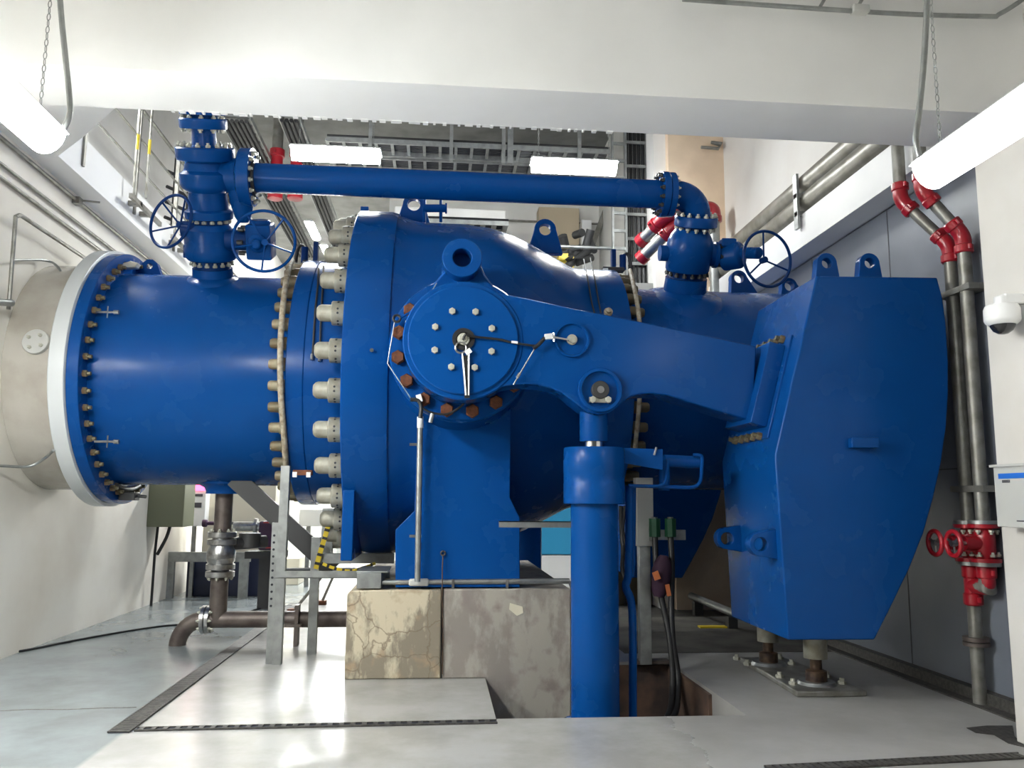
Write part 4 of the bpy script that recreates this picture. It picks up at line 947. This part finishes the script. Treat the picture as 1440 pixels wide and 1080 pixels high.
LB = lamp('tube_lamp', (2.76, 3.64, 3.5), 'y', 'lit tube lamp hung on chains at the upper right, beside the white pillar', w=.26, dh=.15, glow='lampdim')
pa_ = PY(473, 213, 11.3); pb_ = PY(807, 230, 11.3)
lamp('tube_lamp', (pa_.x, 11.3, pa_.z), 'x', 'lit tube lamp above the blue bypass pipe next to the red couplings', top=9.0, w=.3, dh=.17, glow='lamplow')
lamp('tube_lamp', (pb_.x, 11.3, pb_.z), 'x', 'lit tube lamp above the blue bypass pipe next to the tall cable ladder', top=9.0, w=.3, dh=.17, glow='lamplow')
q = PY(438, 320, 19); lamp('tube_lamp', (q.x, 19.2, q.z), 'y', 'small distant tube lamp seen between the handwheel and the valve nuts, upper one', chain=False, w=.22)
q = PY(455, 345, 23); lamp('tube_lamp', (q.x, 23.6, q.z), 'y', 'small distant tube lamp seen between the handwheel and the valve nuts, lower one', chain=False, w=.22)
# unseen tube lamps added for fill light, highlights and the bright low hall
lamp('tube_lamp', (-2.9, 1.2, 3.8), 'y', 'added tube lamp behind the viewpoint, lighting the left side', chain=False, w=.2, glow='lamplow')
lamp('tube_lamp', (-4.12, 5.1, 3.3), 'y', 'added tube lamp on the left wall, out of view, for the pipe highlight', chain=False, w=.2)
lamp('tube_lamp', (-4.75, 9.2, 7.3), 'y', 'added unseen tube lamp over the left gallery, for the glow on its wall', chain=False, w=.2)
lamp('tube_lamp', (-2.5, 15.2, 3.9), 'x', 'added unseen tube lamp brightening the low hall behind the valve', chain=False, w=.3, glow='lampadded')
for y_ in (17.5, 20, 23, 26): lamp('tube_lamp', (-2.2, y_, 4.2), 'x', 'added unseen tube lamp under the ceiling, brightening the low hall', group='added lamps deep in the low hall', chain=False, w=.3, glow='lampadded')
# flexible conduits dropping to the two near lamps
for pts, lb in ((((82, -40), (86, 20), (92, 80), (98, 140), (97, 165), (89, 182)), 'grey flexible conduit dropping to the upper left lamp'), (((1305, -40), (1303, 20), (1299, 90), (1292, 160), (1288, 195), (1293, 220)), 'grey flexible conduit dropping to the upper right lamp')):
    tag(MB().tube([PY(x_, y_, 4.95 if x_ < 700 else 4.2) for x_, y_ in pts], .017, 10, smooth=6).build('flexible_conduit', 'galv'), lb, 'conduit')
# conduit on the beam at the top
P = [PY(x_, y_, 5.52) for x_, y_ in ((960, -1), (1240, 18), (1385, 23), (1405, 20), (1440, -2), (1460, -20))]
t = thing('ceiling_conduit', 'grey steel conduit along the top of the white beam, bending up at the corner', 'conduit', P[1])
MB().tube(P, .018, 10, smooth=4).build('pipe', 'galv', t)
q = PY(1206, 14, 5.52); MB().box((q.x-.05, 5.48, q.z-.03), (q.x+.08, 5.55, q.z+.03)).build('junction', 'gbox', t, bevel=.01)
q = PY(1153, 10, 5.52); MB().bar(q, q+V((.12, .03, .2)), .02, .02).bar(PY(1205, 12, 5.52), PY(1205, 12, 5.52)+V((.12, .03, .2)), .02, .02).build('hanger', 'galv', t)

# =========================================================================== left wall conduits and gallery railing
for k, (a, b, r, lb) in enumerate((((-40, 158), (250, 400), .022, 'grey conduit in the corner under the left gallery slab, topmost of three'), ((-40, 192), (200, 387), .018, 'thin conduit on the left wall, middle of three'), ((-40, 206), (180, 390), .02, 'thin conduit on the left wall, lowest of three'))):
    pa_, pb_ = PX(*a, WL+.03), PX(*b, WL+.03); zc_ = (pa_.z+pb_.z)/2
    t = thing('wall_conduit', lb, 'conduit', (WL+.03, 9, zc_))
    MB().cyl((WL+.03, 6.3, zc_), (WL+.03, 13.5, zc_), r, 10).build('pipe', 'galvdark', t)
    if k == 0:
        q = PX(108, 278, WL+.03); MB().box((WL, q.y-.05, zc_-.05), (WL+.08, q.y+.05, zc_+.03)).cyl((WL+.05, q.y, zc_), (WL+.25, q.y+.1, zc_+.02), .012, 8).build('clamp', 'galvdark', t)
def gal(x_, y_): return PX(x_, y_, LF+.02)
t = thing('gallery_railing', 'grey tube railing along the edge of the left gallery', 'railing', (LF, 11, 5.53))
zs = [gal(200, 190).z, gal(190, 235).z, gal(175, 268).z]
rz = [gal(180, 165).z, gal(180, 203).z, gal(160, 225).z]
for z_, r in zip((6.65, 6.25, 5.85), (.024, .015, .015)): MB().cyl((LF, 8.6, z_), (LF, 16.8, z_), r, 10).build('rail', 'galvdark', t)
for y_ in (9.05, 10.6, 12.2, 13.8, 15.4): MB().box((LF-.025, y_-.025, 5.2), (LF+.025, y_+.025, 6.67)).build('post', 'galvdark', t)
m = MB()
for y_ in (10.6, 12.2): m.box((LF, y_-.2, 5.25), (LF+.16, y_-.14, 5.31)).box((LF, y_+.2, 5.25), (LF+.16, y_+.26, 5.31)).box((LF+.12, y_-.5, 5.24), (LF+.16, y_+.6, 5.30))
m.build('bracket', 'galvdark', t)
for k, (a, b, lb) in enumerate((((190, 155), (197, 255), 'slim yellow-banded pole rising beside the gallery railing, left of two'), ((205, 155), (215, 262), 'slim yellow-banded pole rising beside the gallery railing, right of two'))):
    pa_, pb_ = PX(*a, LF+.12), PX(*b, LF+.12); y_ = (pa_.y+pb_.y)/2
    t = thing('banded_pole', lb, 'pole', (LF+.12, y_, 5.2)); zq = pb_.z
    MB().cyl((LF+.12, y_, zq-.25), (LF+.12, y_, 8.2), .017, 10).build('pole', 'galvdark', t)
    MB().cyl((LF+.12, y_, zq+.35), (LF+.12, y_, zq+.55), .019, 10).build('yellow_band', 'yellow', t)
# machinery rack on the gallery
t = thing('valve_rack', 'dark rack of small pipes and valves on the left gallery behind the handwheel', 'rack', (-4.6, 14.2, 5.53))
m = MB()
for k in range(5): m.cyl((-4.6+k*.14, 14+.3*k, 5.5), (-4.6+k*.14, 14+.3*k, 7.4), .035, 8)
for k in range(6): m.cyl((-4.7, 13.9, 5.75+k*.27), (-3.95, 15.3, 5.75+k*.27), .03, 8)
m.build('pipes', 'dark', t)
m = MB()
for k in range(26): x_ = random.random(); z_ = 5.65+1.6*random.random(); m.cyl((-4.65+.65*x_, 13.95+1.3*x_-.05, z_), (-4.65+.65*x_+.04, 13.95+1.3*x_-.14, z_+.03), random.uniform(.03, .06), 8)
m.build('valves', 'steel', t)

# =========================================================================== upper hall behind
def ladder(name, a, b, side, w, label, step=.28, cables=True, mm='galv', cab='black', rung=.05):
    """cable ladder from a to b; side = direction across"""
    a, b, side = V(a), V(b), V(side).normalized(); d = (b-a).normalized(); n = int((b-a).length/step); up = d.cross(side)
    t = thing(name, label, 'cable tray', a)
    m = MB()
    for e in (-1, 1): m.bar(a+side*w/2*e, b+side*w/2*e, .03, .08, up=up)
    for k in range(n+1): q = a+d*k*step; m.bar(q-side*w/2, q+side*w/2, rung, .03, up=up)
    m.build('ladder', mm, t)
    if cables:
        m = MB(); k_ = int(w/.07)
        for k in range(k_): q = side*((k+.5)/k_-.5)*w*.94; m.cyl(a+q+up*.07, b+q+up*.07, .033, 6)
        m.build('cables', cab, t)
    return t
zt_ = PY(660, 245, 14).z
ladder('cable_ladder', (-1.9, 13.05, zt_), (2.72, 13.05, zt_), (0, 1, 0), .5, 'wide cable ladder crossing under the upper ceiling, nearer one', .26)
ladder('cable_ladder', (-1.9, 13.7, zt_), (2.72, 13.7, zt_), (0, 1, 0), .55, 'cable ladder crossing under the upper ceiling, farther one beside the first', .26)
m = MB()
for x_, lb in ((-1.2, 'steel hanger of the crossing cable ladders, above the left far lamp'), (.1, 'steel hanger of the crossing cable ladders, second from the left far lamp'), (.95, 'steel hanger of the crossing cable ladders, just left of the thick one'), (1.06, 'thick steel hanger of the crossing cable ladders, left of the right far lamp'), (2.2, 'steel hanger of the crossing cable ladders, above the right far lamp')):
    w_ = .045 if x_ == 1.06 else .028
    tag(MB().box((x_-w_, 12.72, zt_-.3), (x_+w_, 12.78, 9.0)).build('tray_hanger', 'galv'), lb, 'hanger')
ladder('cable_ladder', (-3.15, 12.0, 7.25), (-3.15, 19.0, 7.25), (1, 0, 0), .45, 'cable ladder running back along the upper left side behind the control valve', .3)
ladder('cable_ladder', (-2.35, 12.0, 7.3), (-2.35, 20.0, 7.3), (1, 0, 0), .3, 'narrow cable ladder running back beside the red couplings', .3)
ladder('cable_ladder', PY(872, 400, 12.8)-V((0, 0, 1.5)), (PY(872, 400, 12.8).x, 12.8, 8.9), (1, 0, 0), .22, 'narrow vertical cable ladder beside the beige pillar', .3, cables=False)
q = PY(896, 400, 12.95); ladder('cable_ladder', (q.x, 12.95, 5.05), (q.x, 12.95, 8.9), (1, 0, 0), .36, 'tall vertical cable ladder full of black cables beside the beige pillar', .42)
ladder('cable_ladder', (-.5, 14.3, 6.45), (1.15, 14.3, 6.45), (0, 1, 0), .5, 'short cable ladder below the soffit seen under the bypass pipe', .2, rung=.09)
# red coupled pipes upper left
for x_, lb in ((389, 'vertical grey pipe with a red coupling left of the far left lamp'), (417, 'second vertical grey pipe with a red coupling, partly behind the far lamp')):
    q = PY(x_, 232, 13.6); t = thing('riser_pipe', lb, 'pipe', q)
    MB().cyl((q.x, 13.6, PY(x_, 277, 13.6).z), (q.x, 13.6, 9.0), .09, 20).build('pipe', 'galvdark', t)
    for yy in (216, 275):
        m = MB(); coupling(m, V((q.x, 13.6, PY(x_, yy, 13.6).z)), (0, 0, 1), .092, .14)
        if yy == 216: m.lathe([(PY(x_, 234, 13.6).z-.05, .1), (PY(x_, 218, 13.6).z, .1)], (q.x, 13.6, 0), (0, 0, 1), 20)
        m.build('red_coupling', 'red', t)
# red elbowed pipes behind the bypass elbow
for k, (a, b, lb) in enumerate((((903, 338), (935, 305), 'inclined galvanised pipe with red elbows left of the bypass elbow, upper one'), ((903, 362), (950, 316), 'inclined galvanised pipe with red elbows left of the bypass elbow, lower one'))):
    pa_, pb_ = PY(*a, 11.6), PY(*b, 11.2); t = thing('inclined_pipe', lb, 'pipe', pa_)
    MB().cyl(pa_, pb_, .085, 20).build('pipe', 'galv', t)
    d = (pb_-pa_).normalized(); m = MB(); m.tube(fillet([pb_-d*.22, pb_, pb_+V((.22, 0, .05))], .1), .105, 16); m.tube([pa_-d*.05, pa_+d*.06], .108, 16); coupling(m, pb_-d*.2, d, .09); m.build('red_elbow', 'red', t)
q = PY(1004, 320, 11.9); t = thing('riser_pipe', 'short grey riser with a red elbow on the beige pillar right of the bypass elbow', 'pipe', q)
MB().cyl((q.x, 11.9, 4.0), (q.x, 11.9, PY(1004, 300, 11.9).z), .085, 20).build('pipe', 'galv', t)
zq = PY(1003, 296, 11.9).z; m = MB().tube(fillet([V((q.x, 11.9, zq-.15)), V((q.x, 11.9, zq+.03)), V((q.x-.25, 11.9, zq+.03))], .15), .11, 16); coupling(m, V((q.x, 11.9, zq-.14)), (0, 0, 1), .09); m.build('red_elbow', 'red', t)
# wall conduit, railing, box and cabinet seen through the gap
pts = [PY(500, 302, 16.9), PY(600, 305, 16.9), PY(738, 311, 16.9), PY(880, 313, 16.9)]
tag(MB().tube([V((p.x, 16.93, pts[1].z)) for p in pts], .022, 8).build('wall_conduit', 'galvdark'), 'thin conduit across the far white wall above the valve body', 'conduit')
q = PY(745, 325, 16.9); tag(MB().tube(fillet([V((q.x+.5, 16.92, 7.15)), V((q.x, 16.92, 7.15)), V((q.x-.05, 16.92, 5.4))], .25), .02, 8).build('wall_conduit', 'galvdark'), 'thin conduit bending down the far wall left of the beige board', 'conduit')
a, b = PY(757, 293, 16.7), PY(815, 365, 16.7)
tag(MB().box((a.x, 16.6, b.z), (b.x-.02, 16.97, a.z)).build('board', 'beigebox', bevel=.01), 'beige board on the far wall right of the round lifting lug', 'board')
a, b = PY(817, 311, 16.5), PY(831, 370, 16.5)
tag(MB().box((a.x, 16.4, b.z-.5), (b.x, 16.97, a.z)).build('wall_cabinet', 'white', bevel=.01), 'narrow white cabinet against the far wall beside the beige board', 'cabinet')
t = thing('hall_railing', 'grey tube handrail crossing behind the valve and bypass elbow', 'railing', PY(880, 345, 13.2))
a, b = PY(775, 344, 13.2), PY(990, 348, 13.2); zr = (a.z+b.z)/2-.05
for z_ in (zr, zr-.55): MB().cyl((a.x-.6, 13.2, z_), (3.4, 13.2, z_), .03, 10).build('rail', 'galv', t)
for x_ in (1.3, 3.1): MB().cyl((x_, 13.2, zr-1.1), (x_, 13.2, zr), .03, 10).build('post', 'galv', t)
q = PY(815, 345, 13.6); t = thing('pump_unit', 'small dark pump with yellow casing on the far platform right of the round lug', 'pump', q)
m = MB()
for k in range(9): m.cyl(q+V((random.uniform(-.3, .3), 0, random.uniform(-.4, .3))), q+V((random.uniform(-.3, .3), .2, random.uniform(-.4, .3))), random.uniform(.04, .1), 10)
m.build('body', 'dark', t); MB().box((q.x-.35, q.y, q.z-.5), (q.x-.1, q.y+.3, q.z-.15)).build('casing', 'yellow', t)
struct(MB().box((-.9, 12.6, 4.9), (3.42, 17, 5.05)).build('trim_platform', 'concgrey'))
# diagonal braces on far right wall
a, b = PY(835, 375, 16.6), PY(850, 280, 16.6)
tag(MB().bar(PY(833, 345, 16.6), PY(855, 285, 16.6), .1, .1).build('wall_brace', 'galvdark'), 'slanted steel brace on the far wall right of the white cabinet', 'brace')

# =========================================================================== lower hall, left background
q0, q1 = PX(225, 681, WL+.25), PX(230, 741, WL+.25)
t = thing('wall_enclosure', 'olive green electrical enclosure on the left wall under the inlet pipe', 'enclosure', (WL+.2, 13, 1.2))
MB().box((WL, 12.75, PY(240, 741, 12.8).z), (WL+.52, 13.3, PY(240, 672, 12.8).z)).build('housing', 'green', t, bevel=.01)
m = MB().tube([V((WL+.12, 12.9, 1.2)), V((WL+.1, 12.9, .8)), V((WL+.08, 12.95, .0))], .02, 8).tube([V((WL+.3, 12.9, 1.2)), V((WL+.25, 12.9, 1.0)), V((WL+.12, 12.95, .75))], .025, 8, smooth=4); m.build('cable', 'black', t)
def cabx(xa, xb, ya, yb, Y, dep, mm, name, lb, bottom=None):
    a, b = PY(xa, ya, Y), PY(xb, yb, Y); return tag(MB().box((a.x, Y, b.z if bottom is None else bottom), (b.x, Y+dep, a.z)).build(name, mm, bevel=.01), lb, 'cabinet')
t = thing('switch_panel', 'narrow white switch panel with a red light beside the olive enclosure', 'panel', PY(278, 735, 14.0))
a, b = PY(270, 672, 14.0), PY(287, 740, 14.0)
MB().box((a.x, 14.0, b.z), (b.x, 14.25, a.z)).build('housing', 'white', t, bevel=.006); MB().box((a.x+.02, 14.1, 0), (a.x+.08, 14.16, b.z)).build('post', 'galv', t)
MB().box((a.x+.05, 13.99, a.z-.30), (b.x-.05, 14.0, a.z-.26)).build('print', 'ink', t); MB().box((a.x+.06, 13.99, a.z-.48), (b.x-.06, 14.0, a.z-.40)).build('print', 'ink', t)
MB().box((a.x+.03, 13.985, PY(278, 687, 14).z-.03), (b.x-.02, 14.0, PY(278, 681, 14).z+.02)).build('indicator', 'led', t)
cabx(289, 384, 680, 773, 14.4, .5, 'cream', 'cream_cabinet', 'cream cabinet behind the brown drain riser', PY(300, 783, 14.2).z)
cabx(264, 375, 783, 838, 14.2, .9, 'navy', 'skid_base', 'dark navy machine base under the grey channel behind the drain valve', 0)
a, b = PY(236, 776, 13.9), PY(352, 790, 13.9)
t = thing('channel_table', 'grey steel channel on legs in front of the navy machine base', 'frame', (a.x, 13.9, 0))
MB().box((a.x, 13.85, b.z), (b.x, 13.95, a.z)).build('channel', 'galv', t)
for x_ in (a.x+.05, PY(343, 800, 13.9).x): MB().box((x_-.07, 13.86, 0), (x_+.07, 13.95, b.z)).build('leg', 'galv', t)
q = PY(313, 736, 13.8); t = thing('small_valve', 'small purple valve on a pipe in front of the cream cabinet', 'valve', q)
MB().cyl(PY(288, 735, 13.8), PY(350, 736, 13.8), .022, 8).build('pipe', 'dark', t); MB().lathe([(-.16, .06), (-.1, .06), (-.08, .03), (.08, .03), (.1, .06), (.16, .06)], q-V((.15, 0, 0)), (1, 0, 0), 14).build('body', 'purple', t)
q = PY(377, 752, 12.6); t = thing('pump_motor', 'purple pump motor with steel pipework behind the frame post', 'pump', q)
MB().box((q.x-.12, 12.5, q.z-.22), (q.x+.16, 12.9, q.z+.2)).build('motor', 'purple', t, bevel=.03)
MB().cyl(q+V((-.5, 0, .12)), q+V((-.05, 0, .12)), .07, 14).cyl(q+V((-.45, 0, -.12)), q+V((-.05, 0, -.08)), .09, 14).lathe([(0, .12), (.04, .12)], q+V((-.2, 0, .12)), (1, 0, 0), 16).build('pipes', 'steel', t)
MB().box((q.x-.3, 12.5, q.z-.34), (q.x+.25, 12.9, q.z-.24)).box((q.x-.1, 12.55, 0), (q.x+.1, 12.85, q.z-.3)).build('bed', 'dark', t)
MB().bar(q+V((-.05, -.12, .18)), q+V((.16, -.12, .18)), .02, .02).bar(q+V((0, -.12, -.18)), q+V((.16, -.12, -.18)), .02, .02).build('red_trim', 'red', t)
o_ = cabx(421, 452, 716, 740, 15.5, .5, 'gbox', 'terminal_box', 'pale blue-grey box behind the valve neck above the yellow tape')
MB().box((PY(430, 740, 15.6).x, 15.65, 0), (PY(436, 740, 15.6).x, 15.75, PY(430, 739, 15.6).z)).build('stand', 'galv', o_)
cabx(360, 420, 785, 805, 16, .8, 'cream', 'concrete_kerb', 'low cream plinth on the bright floor far behind the frame', 0)
cabx(404, 470, 680, 800, 24.0, .4, 'gbox', 'far_cabinet', 'pale cabinet at the far end of the bright hall', 0)
t = tag(MB().cyl(PY(300, 802, 15.5), PY(500, 800, 15.5), .03, 8).build('hall_pipe', 'dark'), 'thin dark pipe running low across the bright hall behind the frame', 'pipe')
a, b = PY(788, 715, 15.5), PY(830, 780, 15.5)
t = thing('tank', 'light blue tank panel seen between the pedestal and the near cylinder', 'tank', (a.x, 15.5, 0))
MB().box((PY(760, 690, 15.5).x, 15.5, PY(790, 780, 15.5).z), (PY(850, 690, 15.5).x, 16.2, PY(790, 690, 15.5).z)).build('panel', 'lblue', t, bevel=.02)
MB().box((PY(760, 690, 15.5).x, 15.52, 0), (PY(850, 690, 15.5).x, 16.2, PY(790, 781, 15.5).z)).build('base', 'white', t)
# dark lagging along the lower right behind the counterweights
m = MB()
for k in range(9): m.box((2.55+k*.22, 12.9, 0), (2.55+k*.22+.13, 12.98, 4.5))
struct(MB().box((2.4, 12.98, 0), (4.5, 13.1, 4.9)).build('wall_back_right', 'concgrey'))
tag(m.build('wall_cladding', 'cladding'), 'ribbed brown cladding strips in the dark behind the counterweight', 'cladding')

# =========================================================================== render look
w = bpy.data.worlds.new('world'); SC.world = w; w.use_nodes = True
w.node_tree.nodes['Background'].inputs[0].default_value = (.9, .95, 1, 1); w.node_tree.nodes['Background'].inputs[1].default_value = .15
SC.view_settings.view_transform = 'Standard'; SC.view_settings.look = 'None'; SC.view_settings.exposure = 2.35; SC.view_settings.gamma = 1
try:
    SC.cycles.use_denoising = True; SC.cycles.max_bounces = 8; SC.cycles.diffuse_bounces = 5; SC.cycles.glossy_bounces = 4; SC.cycles.sample_clamp_indirect = 8
except Exception: pass
